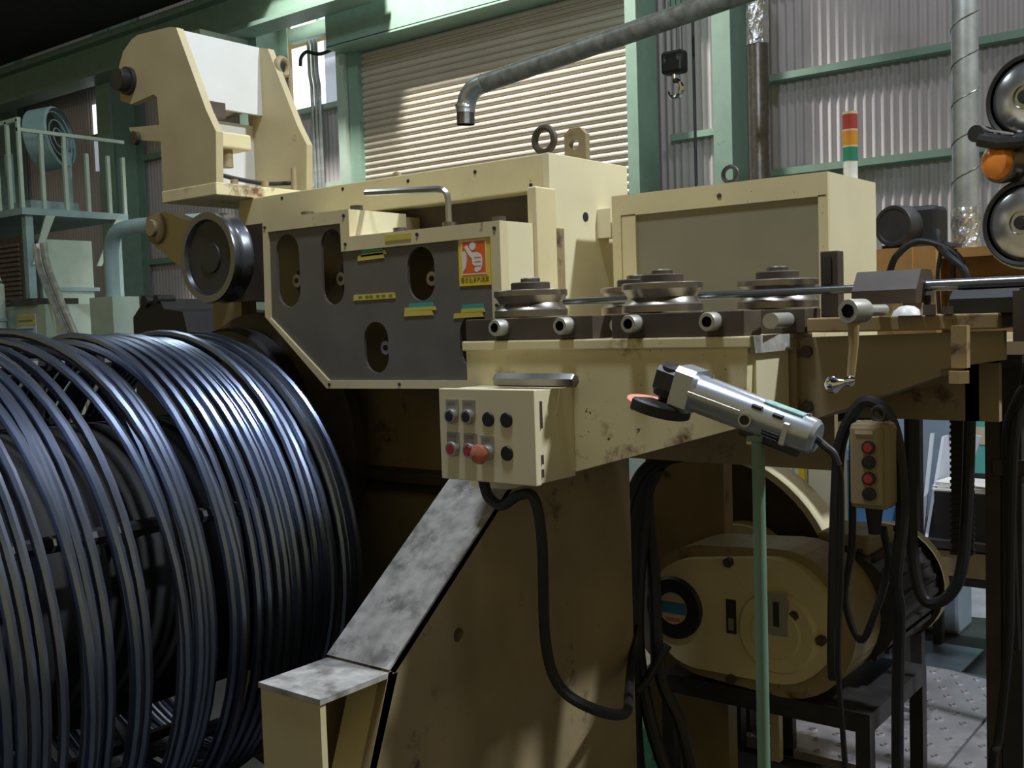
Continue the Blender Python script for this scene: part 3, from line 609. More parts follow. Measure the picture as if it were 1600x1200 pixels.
MB().lathe([(0, .040), (.046, .040), (.050, .0415), (.050, .0445), (.046, .046), (0, .046)], spn-ax*.012, -upv, 40).build('grinding_disc', 'disc_pink', GR)
# guard: half ring wrapped round the rear of the disc
q0 = (-upv).orthogonal().normalized(); q1 = (-upv).cross(q0); a_ax = math.atan2(ax.dot(q1), ax.dot(q0))
MB().lathe([(.014, .030), (.054, .030), (.057, .033), (.057, .050), (.052, .050)], spn-ax*.012, -upv, 28, a_ax-1.9, a_ax+1.9).build('wheel_guard', 'black_iron', GR)
MB().cyl(gp(.103, -.006, -.027), gp(.103, -.006, -.034), .0105, 20).build('brush_cap_ring', 'steel', GR)
MB().cyl(gp(.103, -.006, -.034), gp(.103, -.006, -.0355), .0075, 20).build('brush_cap', 'black', GR)
for t, u, lt in ((.105, .0175, .016), (.140, .0155, .016)):
    gbox(t, t+lt, u-.003, u+.003, -.0275, -.018, .0015).build('vent_slot', 'black', GR)
for u in (-.011, -.0155, -.020):
    gbox(.130, .158, u-.0012, u+.0012, -.0285, -.015, .0008).build('vent_slot', 'black', GR)
gbox(.162, .170, -.024, .012, -.0305, -.012, .002).build('rib', 'grinder_silver', GR)
gbox(.118, .182, .0225, .0295, -.016, .004, .002).build('rating_label', 'label_teal', GR)
gbox(.0, .09, .003, .0045, -.0312, -.029, .0003).build('seam', 'steel', GR)
MB().cyl(gp(.020, .030), gp(.020, .036), .003, 8).build('screw', 'steel', GR)
MB().cyl(gp(.185, .024), gp(.185, .031), .004, 8).build('screw', 'steel', GR)
gbox(.09, .185, -.038, -.022, -.010, .010, .005).build('paddle_switch', 'black_iron', GR)
MB().tube(spline([tuple(B-ax*.004), (-.596, 1.5, 1.302), (-.584, 1.5, 1.292), (-.577, 1.5, 1.275)]), .006, 10, radii=None).build('cord_sleeve', 'rubber', GR)
gc = MB().tube(spline([(-.577, 1.5, 1.277), (-.575, 1.505, 1.244), (-.579, 1.51, 1.111), (-.585, 1.51, 1.004), (-.586, 1.52, .90), (-.57, 1.55, .5), (-.55, 1.6, .08), (-.5, 1.65, .008), (-.3, 1.7, .008)]), .0045, 8).build('power_cord', 'rubber', GR)

# ================================================================== PENDANT CONTROL AND HOSES
PD = thing('pendant_control', 'tall brown pendant control with four round buttons hanging on a cable', 'pendant', (-.663, 1.88, 1.14))
MB().box(-.700, -.628, 1.865, 1.93, 1.143, 1.300, bv=.012).build('pendant_body', 'brown_paint', PD)
MB().box(-.692, -.636, 1.860, 1.868, 1.152, 1.292, bv=.003).build('face_plate', 'brown_paint', PD)
MB().box(-.684, -.652, 1.858, 1.861, 1.280, 1.286).build('name_strip', 'cap_tan', PD)
for z, m in ((1.257, 'red_plastic'), (1.230, 'black'), (1.201, 'red_plastic'), (1.173, 'black')):
    bz = MB().lathe([(.0085, -.006), (.0115, -.006), (.0125, 0)], (-.660, 1.860, z), (0, 1, 0), 20).build('button_ring', 'black_iron', PD)
    MB().lathe([(0, -.0065), (.008, -.0065), (.0088, -.003)], (-.660, 1.860, z), (0, 1, 0), 18).build('button', m, bz)
MB().torus((-.655, 1.90, 1.313), (.2, 1, 0), .013, .004).build('hanging_eye', 'black_iron', PD)
MB().cyl((-.664, 1.895, 1.143), (-.664, 1.895, 1.095), .016, 14, .010).build('cable_gland', 'rubber', PD)
def hose(name, label, pts, r, cat='hose', m='rubber', group=None, n=8, seg=10):
    return tag(MB().tube(spline(pts, n), r, seg).build(name, m), label, cat, group)
hose('pendant_cable', 'black cable looping over the pendant control and down both sides', [(-.757, 1.93, .80), (-.755, 1.922, .857), (-.75, 1.922, 1.02), (-.743, 1.922, 1.168), (-.735, 1.922, 1.254), (-.706, 1.922, 1.316), (-.678, 1.922, 1.334), (-.647, 1.922, 1.311), (-.628, 1.922, 1.247), (-.622, 1.922, 1.13), (-.635, 1.922, 1.009), (-.645, 1.97, .93), (-.66, 2.0, .75), (-.68, 2.05, .4), (-.7, 2.1, .012)], .0115, 'cable')
hose('pendant_cable', 'thin black cable hanging just left inside the pendant loop', [(-.66, 1.93, 1.10), (-.665, 1.97, 1.02), (-.69, 1.97, .93), (-.72, 1.97, .87), (-.745, 1.96, .95), (-.728, 1.955, 1.06), (-.724, 1.955, 1.243), (-.715, 1.955, 1.29)], .007, 'cable')
hose('control_cable', 'black rubber cable sagging from under the cream control box', [(-1.420, 1.70, 1.181), (-1.419, 1.70, 1.16), (-1.406, 1.70, 1.132), (-1.372, 1.70, 1.120), (-1.326, 1.70, 1.145), (-1.288, 1.70, 1.139), (-1.272, 1.70, 1.049), (-1.271, 1.70, .851), (-1.246, 1.71, .756), (-1.185, 1.74, .712), (-1.20, 1.88, .655), (-1.34, 2.12, .60), (-1.47, 2.34, .58), (-1.50, 2.43, .66)], .0115, 'cable')
bl = 'thick black cable in the bundle hanging behind the table leg'
for pts, r in (([(-1.06, 2.4, 1.22), (-1.201, 2.4, 1.184), (-1.374, 2.43, 1.145), (-1.47, 2.45, 1.085), (-1.535, 2.45, .95), (-1.570, 2.45, .696), (-1.572, 2.45, .46), (-1.55, 2.45, .228), (-1.53, 2.5, .02)], .022),
               ([(-1.06, 2.43, 1.24), (-1.386, 2.47, 1.150), (-1.48, 2.48, 1.06), (-1.515, 2.48, .878), (-1.535, 2.48, .641), (-1.515, 2.48, .446), (-1.449, 2.48, .246), (-1.36, 2.55, .02)], .020),
               ([(-1.30, 2.41, 1.165), (-1.44, 2.42, 1.115), (-1.51, 2.42, 1.02), (-1.57, 2.42, .792), (-1.595, 2.42, .59), (-1.57, 2.42, .504), (-1.50, 2.42, .488), (-1.45, 2.50, .60)], .013),
               ([(-1.42, 2.5, 1.13), (-1.50, 2.5, 1.04), (-1.50, 2.52, .781), (-1.49, 2.52, .511), (-1.43, 2.52, .379), (-1.40, 2.52, .24), (-1.42, 2.56, .02)], .018),
               ([(-1.45, 2.46, 1.10), (-1.52, 2.47, .97), (-1.545, 2.46, .72), (-1.54, 2.46, .3), (-1.52, 2.48, .02)], .026)):
    hose('machine_cable', bl, pts, r, 'cable', group='cables behind the table leg')
hose('conduit', 'fat dark conduit running along under the roller table', [(-.80, 2.34, 1.285), (-.937, 2.38, 1.268), (-1.098, 2.38, 1.212), (-1.273, 2.38, 1.170), (-1.40, 2.40, 1.135)], .027, 'conduit')
rl_ = ('black cable looping low between the rear posts', 'long black cable trailing down to the perforated floor plate', 'short black cable beside the outboard bracket')
hose('floor_cable', rl_[0], [(-.684, 2.6, 1.30), (-.684, 2.6, 1.231), (-.692, 2.6, 1.018), (-.708, 2.6, .863), (-.753, 2.6, .795), (-.798, 2.6, .804), (-.819, 2.6, .928), (-.821, 2.6, 1.164), (-.82, 2.6, 1.30)], .014, 'cable')
hose('floor_cable', rl_[1], [(-.45, 2.12, 1.42), (-.479, 2.2, 1.349), (-.497, 2.2, 1.225), (-.505, 2.2, .972), (-.508, 2.2, .844), (-.528, 2.2, .645), (-.54, 2.2, .576), (-.58, 2.3, .2), (-.6, 2.4, .035)], .009, 'cable')
hose('floor_cable', rl_[2], [(-.46, 2.2, 1.36), (-.485, 2.2, 1.325), (-.512, 2.22, 1.249), (-.515, 2.24, 1.12), (-.52, 2.3, .8)], .012, 'cable')

# ================================================================== GEARED MOTOR, PULLEY GUARD
GM = thing('geared_motor', 'cream geared motor with a round black and blue badge under the table', 'motor', (-1.38, 2.85, .38))
HS = [(-1.69+.0, .62)]
def tapered(cx0, cz0, r0, cx1, cz1, r1, n=18):
    """outline of a belt round two circles"""
    d = math.hypot(cx1-cx0, cz1-cz0); a = math.atan2(cz1-cz0, cx1-cx0); b = math.acos((r0-r1)/d); p = []
    for i in range(n+1): t = a+b+(2*math.pi-2*b)*i/n; p.append((cx0+r0*math.cos(t), cz0+r0*math.sin(t)))
    for i in range(n+1): t = a-b+2*b*i/n; p.append((cx1+r1*math.cos(t), cz1+r1*math.sin(t)))
    return p
MB().prism(tapered(-1.495, .615, .20, -1.25, .615, .215), 'Y', 2.80, 3.0).build('gear_housing', 'brown_paint', GM)
o = MB().prism(tapered(-1.50, .615, .165, -1.26, .63, .18), 'Y', 2.762, 2.80).build('face_cover', 'cream', GM)
MB().lathe([(0, -.014), (.11, -.014), (.118, -.006), (.12, 0)], (-1.245, 2.762, .60), (0, 1, 0), 36).build('round_cap', 'cream', GM)
MB().lathe([(0, -.022), (.07, -.022), (.075, -.014)], (-1.245, 2.762, .60), (0, 1, 0), 30).build('round_cap', 'cream', GM)
bd = MB().lathe([(0, -.012), (.088, -.012), (.094, -.006), (.094, 0)], (-1.575, 2.762, .625), (0, 1, 0), 40).build('badge', 'black', GM)
MB().lathe([(0, -.0135), (.048, -.0135), (.048, -.012)], (-1.575, 2.762, .625), (0, 1, 0), 32).build('badge_disc', 'cap_tan', bd)
MB().prism([(-1.622, .610), (-1.622, .645), (-1.528, .645), (-1.528, .610)], 'Y', 2.7475, 2.7486).build('badge_band', 'blue_print', bd)
MB().box(-1.600, -1.550, 2.7475, 2.7486, .586, .597).build('badge_text_bar', 'red_faded', bd)
MB().box(-1.403, -1.372, 2.759, 2.763, .575, .675).build('name_plate', 'black_iron', GM)
MB().box(-1.396, -1.379, 2.758, 2.7595, .585, .62).build('name_plate_print', 'zinc', GM)
MB().box(-1.262, -1.205, 2.735, 2.741, .60, .72).build('name_plate', 'zinc', GM)
MB().box(-1.245, -1.228, 2.733, 2.7355, .625, .695).build('name_plate_print', 'black_iron', GM)
for x, z in ((-1.39, .785), (-1.39, .44), (-1.115, .60), (-1.19, .66)):
    hexhead(MB(), (x, 2.765, z), (0, -1, 0), .015, .018).build('bolt', 'dark_rust', GM)
mt = MB().lathe([(0, 0), (.165, 0), (.165, .42), (0, .42)], (-1.15, 3.0, .63), (0, 1, 0), 36).build('motor_body', 'black_iron', GM)
for i in range(24):
    a = 2*math.pi*i/24; c, s_ = math.cos(a), math.sin(a)
    MB().tube([(-1.15+.17*c, 3.03, .63+.17*s_), (-1.15+.17*c, 3.34, .63+.17*s_)], .009, 4).build('cooling_fin', 'black_iron', mt)
MB().lathe([(.19, 0), (.19, .05), (.15, .09), (0, .09)], (-1.15, 3.36, .63), (0, 1, 0), 36).build('fan_cover', 'cream', GM)
MB().box(-1.24, -1.08, 3.04, 3.26, .78, .84, bv=.01).build('terminal_box', 'brown_paint', GM)
MB().box(-1.65, -1.0, 2.80, 3.3, .345, .40).build('mounting_plate', 'black_iron', GM)
for x in (-1.63, -1.02):
    for y in (2.82, 3.28): MB().box(x-.02, x+.02, y-.02, y+.02, 0, .345).build('leg', 'black_iron', GM)
PG = thing('pulley_guard', 'big round cream belt guard curving behind the geared motor', 'guard', (-1.83, 3.53, 0))
MB().lathe([(.48, .0), (.503, .0), (.503, .15), (.48, .15), (.48, .0)], (-1.829, 3.46, .506), (0, 1, 0), 64).build('guard_rim', 'cream_clean', PG)
MB().lathe([(0, .12), (.485, .12), (.485, .135), (0, .135)], (-1.829, 3.46, .506), (0, 1, 0), 48).build('guard_back', 'dark_rust', PG)
MB().lathe([(0, .02), (.12, .02), (.13, 0), (.185, 0), (.19, .01), (.18, .03), (.19, .05), (.19, .06), (0, .06)], (-1.70, 3.46, .56), (0, 1, 0), 44).build('pulley', 'cream', PG)
MB().box(-2.1, -2.0, 3.48, 3.60, 0, .10).build('guard_foot', 'brown_paint', PG)
MB().box(-1.64, -1.54, 3.48, 3.60, .0, .10).build('guard_foot', 'brown_paint', PG)
# ================================================================== RIGHT-HAND BACKGROUND
OM = thing('rusty_machine', 'rust-orange machine frame behind the cream cabinet', 'machine', (-1.0, 3.75, 0))
MB().box(-1.22, -1.02, 3.5, 3.9, 1.32, 1.70).build('column', 'rust_orange', OM)
MB().box(-1.02, -.55, 3.62, 3.95, 1.32, 1.66).build('body', 'rust_orange', OM)
MB().box(-1.05, -.5, 3.55, 4.0, 1.66, 1.69).build('top_plate', 'rust_orange', OM)
MB().box(-1.02, -.55, 3.60, 3.62, 1.585, 1.592).build('seam', 'black_iron', OM)
MB().box(-1.16, -1.09, 3.49, 3.5, 1.56, 1.695).build('cover_plate', 'rust_orange', OM)
MB().torus((-.93, 3.60, 1.535), (0, 1, 0), .045, .010).build('ring_handle', 'brown_paint', OM)
MB().box(-1.22, -1.18, 3.84, 3.88, 0, 1.32).build('leg', 'black_iron', OM)
MB().box(-.60, -.56, 3.84, 3.88, 0, 1.32).build('leg', 'black_iron', OM)
BM_ = thing('black_motor', 'small black electric motor on the rust-orange machine', 'motor', (-1.12, 3.6, 1.70))
MB().lathe([(0, .004), (.052, .004), (.056, 0), (.066, 0), (.068, .005), (.068, .09), (.06, .10), (.06, .21), (0, .21)], (-1.155, 3.50, 1.772), (0.25, 1, 0), 30).build('motor_body', 'black_iron', BM_)
MB().box(-1.12, -1.03, 3.55, 3.68, 1.705, 1.835, bv=.015).build('terminal_box', 'black', BM_)
MB().box(-1.20, -1.0, 3.53, 3.72, 1.70, 1.712).build('foot_plate', 'black_iron', BM_)
hl = ('grey hose arching from the black motor over the rusty machine', 'black hose curving down in front of the rusty machine', 'thin straight hose in front of the rusty machine', 'thin straight hose in front of the rusty machine')
for i, (p, r) in enumerate((([(-1.15, 3.45, 1.62), (-1.108, 3.4, 1.672), (-1.04, 3.4, 1.712), (-.945, 3.4, 1.675), (-.905, 3.4, 1.61), (-.9, 3.4, 1.5)], .011), ([(-1.01, 3.48, 1.74), (-.99, 3.42, 1.70), (-.94, 3.36, 1.655), (-.893, 3.34, 1.615), (-.88, 3.34, 1.556), (-.88, 3.34, 1.45)], .012), ([(-.974, 3.4, 1.68), (-.985, 3.4, 1.60), (-.98, 3.4, 1.45)], .006), ([(-.935, 3.4, 1.68), (-.94, 3.4, 1.6), (-.935, 3.4, 1.45)], .008))):
    hose('hydraulic_hose', hl[i], p, r, group='hoses on the rusty machine')
# spiral duct with foil cuff
D2 = thing('spiral_duct', 'tall galvanised spiral duct with a crumpled foil cuff at its foot', 'duct', (-1.02, 3.85, 1.69))
MB().cyl((-1.02, 3.85, 1.69), (-1.02, 3.85, 5.2), .0435, 28).build('duct_tube', 'galvanised', D2)
MB().tube([(-1.02+.0438*math.cos(t), 3.85+.0438*math.sin(t), 1.85+t/(2*math.pi)*.13) for t in [i*math.pi/10 for i in range(380)]], .0022, 5).build('spiral_seam', 'steel_dark', D2)
rr = random.Random(3)
mb = MB(); vs = []; n = 28
for j in range(9):
    for i in range(n): a = 2*math.pi*i/n; r = .047+rr.uniform(-.003, .004); vs.append((-1.02+r*math.cos(a), 3.85+r*math.sin(a), 1.69+.15*j/8))
mb.add(vs, [(j*n+i, j*n+(i+1) % n, (j+1)*n+(i+1) % n, (j+1)*n+i) for j in range(8) for i in range(n)]).build('foil_cuff', 'foil', D2)
# two round reflectors and amber lamp
def reflector(c, label):
    t = thing('round_reflector', label, 'reflector', (c[0], c[1], c[2]-.13), 'round reflectors at the edge of the rusty machine')
    c = Vector(c); a = Vector((-.25, -1, 0)).normalized()
    K = .84
    def sc(pr): return [(r*K, d*K) for r, d in pr]
    MB().lathe(sc([(.118, .030), (.128, .034), (.134, .028), (.134, -.05), (.12, -.06), (0, -.06)]), c, a, 48).build('housing', 'black', t)
    MB().torus(c-Vector((.006, 0, 0)), a, .136*K, .004).build('outer_band', 'galvanised', t)
    MB().lathe(sc([(.118, .012), (.113, .022), (.095, .034), (.04, .052), (.036, .052), (.034, .044), (0, .044)]), c, a, 48).build('domed_disc', 'mirror_disc', t)
    MB().lathe(sc([(0, .062), (.018, .060), (.022, .050), (.022, .044)]), c, a, 20).build('centre_boss', 'black', t)
    MB().cyl(c-Vector((0, -.05, 0)), c-Vector((-.02, -.45, 0)), .03, 14).build('rear_bracket', 'black_iron', t)
    return t
reflector((-.630, 3.0, 2.030), 'upper round silver disc in a black housing above the amber lamp')
reflector((-.640, 3.0, 1.712), 'lower round silver disc in a black housing below the amber lamp')
RP = MB().box(-.62, -.54, 3.36, 3.44, 0, 2.3).build('reflector_post', 'rust_orange'); tag(RP, 'rusty post carrying the two round silver discs', 'post')
AL = thing('amber_lamp', 'round amber warning lamp between the two silver discs', 'lamp', (-.70, 2.98, 1.82))
MB().lathe([(0, .04), (.025, .036), (.042, .022), (.048, 0)], (-.705, 2.98, 1.875), (-.6, -1, 0), 30).build('amber_lens', 'amber', AL)
MB().lathe([(.048, .004), (.054, .004), (.056, -.01), (.05, -.05), (0, -.05)], (-.705, 2.98, 1.875), (-.6, -1, 0), 30).build('lamp_ring', 'steel_dark', AL)
MB().box(-.69, -.585, 3.02, 3.10, 1.84, 1.91).build('lamp_bracket', 'rust_orange', AL)
CLP = thing('black_clamp', 'black clamp and lever under the upper silver disc', 'clamp', (-.72, 2.95, 1.91))
MB().lathe([(0, 0), (.022, 0), (.022, .05), (0, .05)], (-.752, 2.93, 1.948), (.3, 1, 0), 16).tube([(-.745, 2.94, 1.935), (-.70, 2.94, 1.92), (-.64, 2.95, 1.918)], .020, 10).build('clamp_arm', 'black', CLP)
MB().tube([(-.735, 2.925, 1.965), (-.722, 2.92, 1.955), (-.715, 2.92, 1.95), (-.66, 2.93, 1.935)], .003, 6).build('lever', 'steel', CLP)

# ---- lower right: bench frame with box, board, drum
BN = thing('work_bench', 'dark steel bench frame with cream apron behind the pendant control', 'bench', (-1.2, 4.4, 0))
MB().box(-1.42, -.85, 4.35, 4.40, .43, .53).build('apron', 'timber', BN)
MB().box(-1.45, -.85, 4.32, 4.85, .545, .575).build('bench_top', 'black_iron', BN)
for x in (-1.40, -1.0): 
    for y in (4.36, 4.8): MB().box(x-.02, x+.02, y-.02, y+.02, 0, .545).build('leg', 'black_iron', BN)
MB().box(-1.42, -.85, 4.35, 4.37, .395, .425).build('rail', 'black_iron', BN)
BX = thing('tool_box', 'black open box full of papers on the bench', 'box', (-1.17, 4.5, .575))
MB().box(-1.285, -1.03, 4.36, 4.62, .5755, .765).build('box_body', 'black', BX)
for i in range(7):
    z = .766+.004*i; dx = random.uniform(-.02, .02)
    p = tag(MB().prism([(-1.29+dx, 4.38+.01*i), (-1.06+dx, 4.37), (-1.04+dx, 4.58), (-1.27+dx, 4.6)], 'Z', z, z+.0025).build('paper_sheet', 'paper'), 'loose white sheet of paper lying in the pile on the black box', 'paper', 'papers on the black box')
WBd = MB().prism([(4.42, .576), (4.43, .576), (4.58, .975), (4.57, .975)], 'X', -1.36, -1.345).prism([(-1.355, .576), (-1.30, .576), (-1.18, .96), (-1.30, .975)], 'Y', 4.66, 4.675).prism([(4.36, .576), (4.66, .576), (4.66, .96), (4.60, .96)], 'X', -1.322, -1.31).build('white_board', 'white_board')
tag(WBd, 'white folded board leaning behind the black box', 'board')
BD = thing('blue_drum', 'dark blue steel drum beside the bench', 'drum', (-1.62, 4.75, 0))
MB().lathe([(0, .84), (.24, .84), (.25, .86), (.25, .58), (.256, .57), (.25, .56), (.25, .30), (.256, .29), (.25, .28), (.25, 0), (0, 0)], (-1.72, 4.70, 0), (0, 0, 1), 36).build('drum_shell', 'blue', BD)
MB().lathe([(0, .865), (.05, .865), (.05, .84)], (-1.62, 4.68, 0), (0, 0, 1), 16).build('bung', 'blue_print', BD)
PBB = MB().box(-1.66, -1.36, 4.98, 5.2, 0, 1.35, bv=.02).build('pale_blue_cabinet', 'pale_blue'); tag(PBB, 'pale grey-blue cabinet standing behind the blue drum', 'cabinet')
for i, (x, y, wd, m, lb) in enumerate(((-.782, 2.9, .022, 'black', 'black threaded rod hanging behind the outboard bracket'), (-.703, 2.9, .018, 'dark_rust', 'rusty upright post behind the outboard bracket'), (-.655, 2.9, .022, 'black_iron', 'black iron upright at the edge beside the rusty post'), (-.68, 3.2, .012, 'rust_orange', 'thin orange-brown upright between two dark posts'))):
    t = thing('upright_post', lb, 'post', (x, y, 0))
    zb = .86 if i == 0 else .01
    MB().box(x-wd, x+wd, y-wd, y+wd, zb, 1.345).build('shaft', m, t)
    MB().box(x-wd*1.15, x+wd*1.15, y-wd*1.15, y+wd*1.15, zb-.01, zb).build('foot_plate', m, t)
    if i == 0: 
        for j in range(28): MB().box(x-wd*1.12, x+wd*1.12, y-wd*1.12, y+wd*1.12, .88+j*.016, .888+j*.016).build('thread', m, t)
CR = MB().box(-.84, -.58, 2.86, 2.94, 1.345, 1.392).build('cross_rail', 'dark_rust'); tag(CR, 'rusty cross rail joining the uprights behind the bracket', 'rail')
TC = thing('teal_cabinet', 'teal machine cabinet with a pale label far behind the bench', 'cabinet', (-1.5, 6.6, 0))
MB().box(-2.0, -.7, 6.5, 7.2, 0, 1.45).build('cabinet_body', 'teal_paint', TC)
MB().box(-1.72, -1.60, 6.494, 6.5, .70, .80).build('label', 'cap_tan', TC)
MB().box(-2.0, -.7, 6.492, 6.5, .50, .53).build('groove', 'black_iron', TC)
MB().box(-1.9, -1.74, 6.490, 6.5, .80, .83).build('light_strip', 'white_plastic', TC)
MB().box(-1.9, -1.70, 6.47, 6.5, .86, .90).build('ledge', 'black_iron', TC)
CRp = MB().box(-2.6, -1.98, 3.9, 4.2, 0, 1.25).build('pale_cupboard', 'green_pale'); tag(CRp, 'pale cupboard glimpsed beside the brown stand post', 'cupboard')
LR = MB().box(-.70, -.62, 2.87, 2.93, 1.07, 1.11).build('lower_rail', 'dark_rust'); tag(LR, 'short rusty rail low between the rusty post and the black upright', 'rail')
YP = MB().box(-1.67, -1.645, 3.92, 3.95, 0, 1.25).build('yellow_post', 'yellow'); tag(YP, 'narrow yellow post behind the green pole', 'post')
WC = thing('white_column', 'white cable column behind the grinder cord', 'column', (-1.5, 3.8, 0))
MB().box(-1.558, -1.452, 3.75, 3.86, 0, 1.30).build('column_body', 'cream_clean', WC)
MB().torus((-1.545, 3.74, 1.04), (.4, 1, 0), .018, .006).build('hook', 'white_plastic', WC)

# ================================================================== FLOOR PIECES
struct(MB().prism([(-2.4, 4.9), (-1.55, 4.9), (-1.42, 8.8), (-4.2, 8.8)], 'Z', .0005, .002).build('trim_61', 'floor_green'))
GP = MB().prism([(-2.1, 2.95), (-1.62, 2.95), (-1.62, 3.3), (-2.1, 3.5)], 'Z', .002, .004).build('trim_62', 'floor_green'); struct(GP)
WL = MB().prism([(-1.50, 5.30), (-1.25, 5.34), (-1.36, 6.3), (-1.58, 6.15)], 'Z', .002, .004).build('trim_63', 'concrete'); struct(WL)
pl_me = None
for i, (xa, lb) in enumerate(((-2.0, 'perforated steel floor plate lying under the geared motor'), (-.98, 'perforated steel floor plate beside the seam at the rusty posts'))):
    t = thing('floor_plate', lb, 'floor plate', (xa+.5, 3.85, 0), 'perforated floor plates')
    MB().box(xa, xa+1.01, 3.3, 4.40, .002, .030).build('plate', 'checker_steel', t)
    mb = MB()
    for r in range(13):
        for c in range(12):
            x = xa+.05+.083*c+(.041 if r % 2 else 0); y = 3.34+.083*r
            if x < xa+.98: mb.lathe([(.016, 0), (.013, .005), (.009, .005), (.007, .0006), (0, .0006)], (x, y, .030), (0, 0, 1), 8)
    d = mb.build('punched_dimples', 'checker_steel', t); d['kind'] = 'stuff'
    mb = MB()
    for r in range(13):
        for c in range(12):
            x = xa+.05+.083*c+(.041 if r % 2 else 0); y = 3.34+.083*r
            if x < xa+.98: mb.lathe([(.0085, .001), (0, .001)], (x, y, .030), (0, 0, 1), 8)
    d = mb.build('punched_holes', 'hole', t); d['kind'] = 'stuff'
t = tag(MB().prism([(-1.72, 4.42), (-1.21, 4.42), (-1.21, 4.80), (-1.60, 4.80)], 'Z', .002, .012).build('floor_plate', 'plate_steel'), 'smooth bluish steel plate lying behind the perforated plate', 'floor plate')
for i, (a, m, lb) in enumerate((((-2.05, -1.60, 3.35, 3.40, .12, .19), 'plate_steel', 'bent grey steel sheet on the floor under the geared motor'), ((-1.85, -1.42, 3.30, 3.33, .20, .225), 'orange', 'orange bar lying under the geared motor'))):
    t = thing('scrap_piece', lb, 'scrap', ((a[0]+a[1])/2, a[2], 0))
    MB().box(*a).build('bar', m, t); MB().box(a[0]+.02, a[0]+.06, a[2], a[3], .004, a[4]).build('support', 'black_iron', t)
    MB().box(a[1]-.06, a[1]-.02, a[2], a[3], .004, a[4]).build('support', 'black_iron', t)
t = tag(MB().prism([(-1.50, .22), (-1.47, .22), (-1.47, .27), (-1.445, .29), (-1.45, .25), (-1.47, .19), (-1.50, .19)], 'Y', 3.24, 3.26).box(-1.49, -1.46, 3.235, 3.265, .004, .2).build('bracket_scrap', 'cream_clean'), 'small cream angle piece under the geared motor', 'bracket')
DEB = MB().box(-3.45, -2.95, 1.95, 2.15, .002, .05).prism([(-3.1, 2.16), (-2.7, 2.0), (-2.6, 2.1), (-3.0, 2.19)], 'Z', .002, .08).build('floor_beam', 'concrete'); tag(DEB, 'dusty concrete sill on the floor under the wire coil', 'sill')

# ================================================================== OVERHEAD: PIPE, DUCT, HOOK
P1 = thing('exhaust_pipe', 'dusty diagonal exhaust pipe with an elbow in front of the shutter', 'pipe', (-4.2, 6.0, 3.0))
MB().tube([(-2.35, 6.0, 3.475), (-2.9, 6.0, 3.425), (-3.6, 6.0, 3.352), (-4.90, 6.0, 3.222)], .066, 24).build('pipe', 'pipe_dusty', P1)
MB().tube(spline([(-4.88, 6.0, 3.225), (-4.97, 6.0, 3.205), (-5.035, 6.0, 3.15), (-5.06, 6.0, 3.08), (-5.065, 6.0, 3.04)]), .070, 24).build('elbow', 'galvanised', P1)
MB().tube([(-5.065, 6.0, 3.10), (-5.065, 6.0, 3.075)], .076, 24).build('joint_band', 'foil', P1)
MB().tube([(-5.065, 6.0, 3.075), (-5.068, 6.0, 2.955)], .066, 24, cap=False).build('outlet', 'steel_dark', P1)
MB().cyl((-2.7, 6.0, 3.44), (-2.7, 6.0, 9.0), .012, 8).build('hanger_rod', 'black_iron', P1)
D1 = thing('flue_duct', 'dark galvanised duct with silver foil top beside the green column', 'duct', (-3.68, 8.0, 0))
MB().cyl((-3.685, 8.0, .002), (-3.685, 8.0, 3.66), .082, 24).build('duct_tube', 'steel_dark', D1)
mb = MB(); vs = []
for j in range(12):
    for i in range(n): a = 2*math.pi*i/n; r = .085+rr.uniform(-.004, .005); vs.append((-3.685+r*math.cos(a), 8+r*math.sin(a), 3.64+.42*j/11))
mb.add(vs, [(j*n+i, j*n+(i+1) % n, (j+1)*n+(i+1) % n, (j+1)*n+i) for j in range(11) for i in range(n)]).build('foil_wrap', 'foil', D1)
MB().tube(spline([(-3.685, 8.0, 4.0), (-3.69, 8.0, 4.12), (-3.74, 8.0, 4.25), (-3.86, 8.0, 4.40)]), .09, 20).build('elbow', 'galvanised', D1)
HK = thing('crane_hook', 'black crane hook block with shiny hook hanging before the corrugated wall', 'hook', (-3.53, 6.36, 2.94))
MB().box(-3.61, -3.45, 6.31, 6.41, 3.12, 3.27, bv=.02).build('hook_block', 'black', HK)
for dx in (-.05, .05): MB().lathe([(0, -.012), (.055, -.012), (.06, 0), (.055, .012), (0, .012)], (-3.53+dx, 6.36, 3.21), (1, 0, 0), 24).build('sheave', 'black_iron', HK)
MB().cyl((-3.53, 6.36, 3.09), (-3.53, 6.36, 3.13), .022, 12).build('shank', 'chrome', HK)
MB().tube([(-3.53+.050*math.cos(t), 6.36, 3.02+.055*math.sin(t)) for t in [math.radians(95-i*14) for i in range(20)]], .018, 10, radii=[.022]*8+[.022-.0012*i for i in range(12)]).build('hook', 'chrome', HK)
for dx in (-.06, -.02, .02, .06): MB().cyl((-3.53+dx, 6.36, 3.25), (-3.53+dx, 6.36, 9.0), .004, 6).build('wire_rope', 'black_iron', HK)
tag(MB().cyl((-3.408, 6.40, .9), (-3.408, 6.40, 9.0), .010, 8).build('pendant_rope', 'black'), 'single black cable hanging straight down beside the crane hook', 'cable')
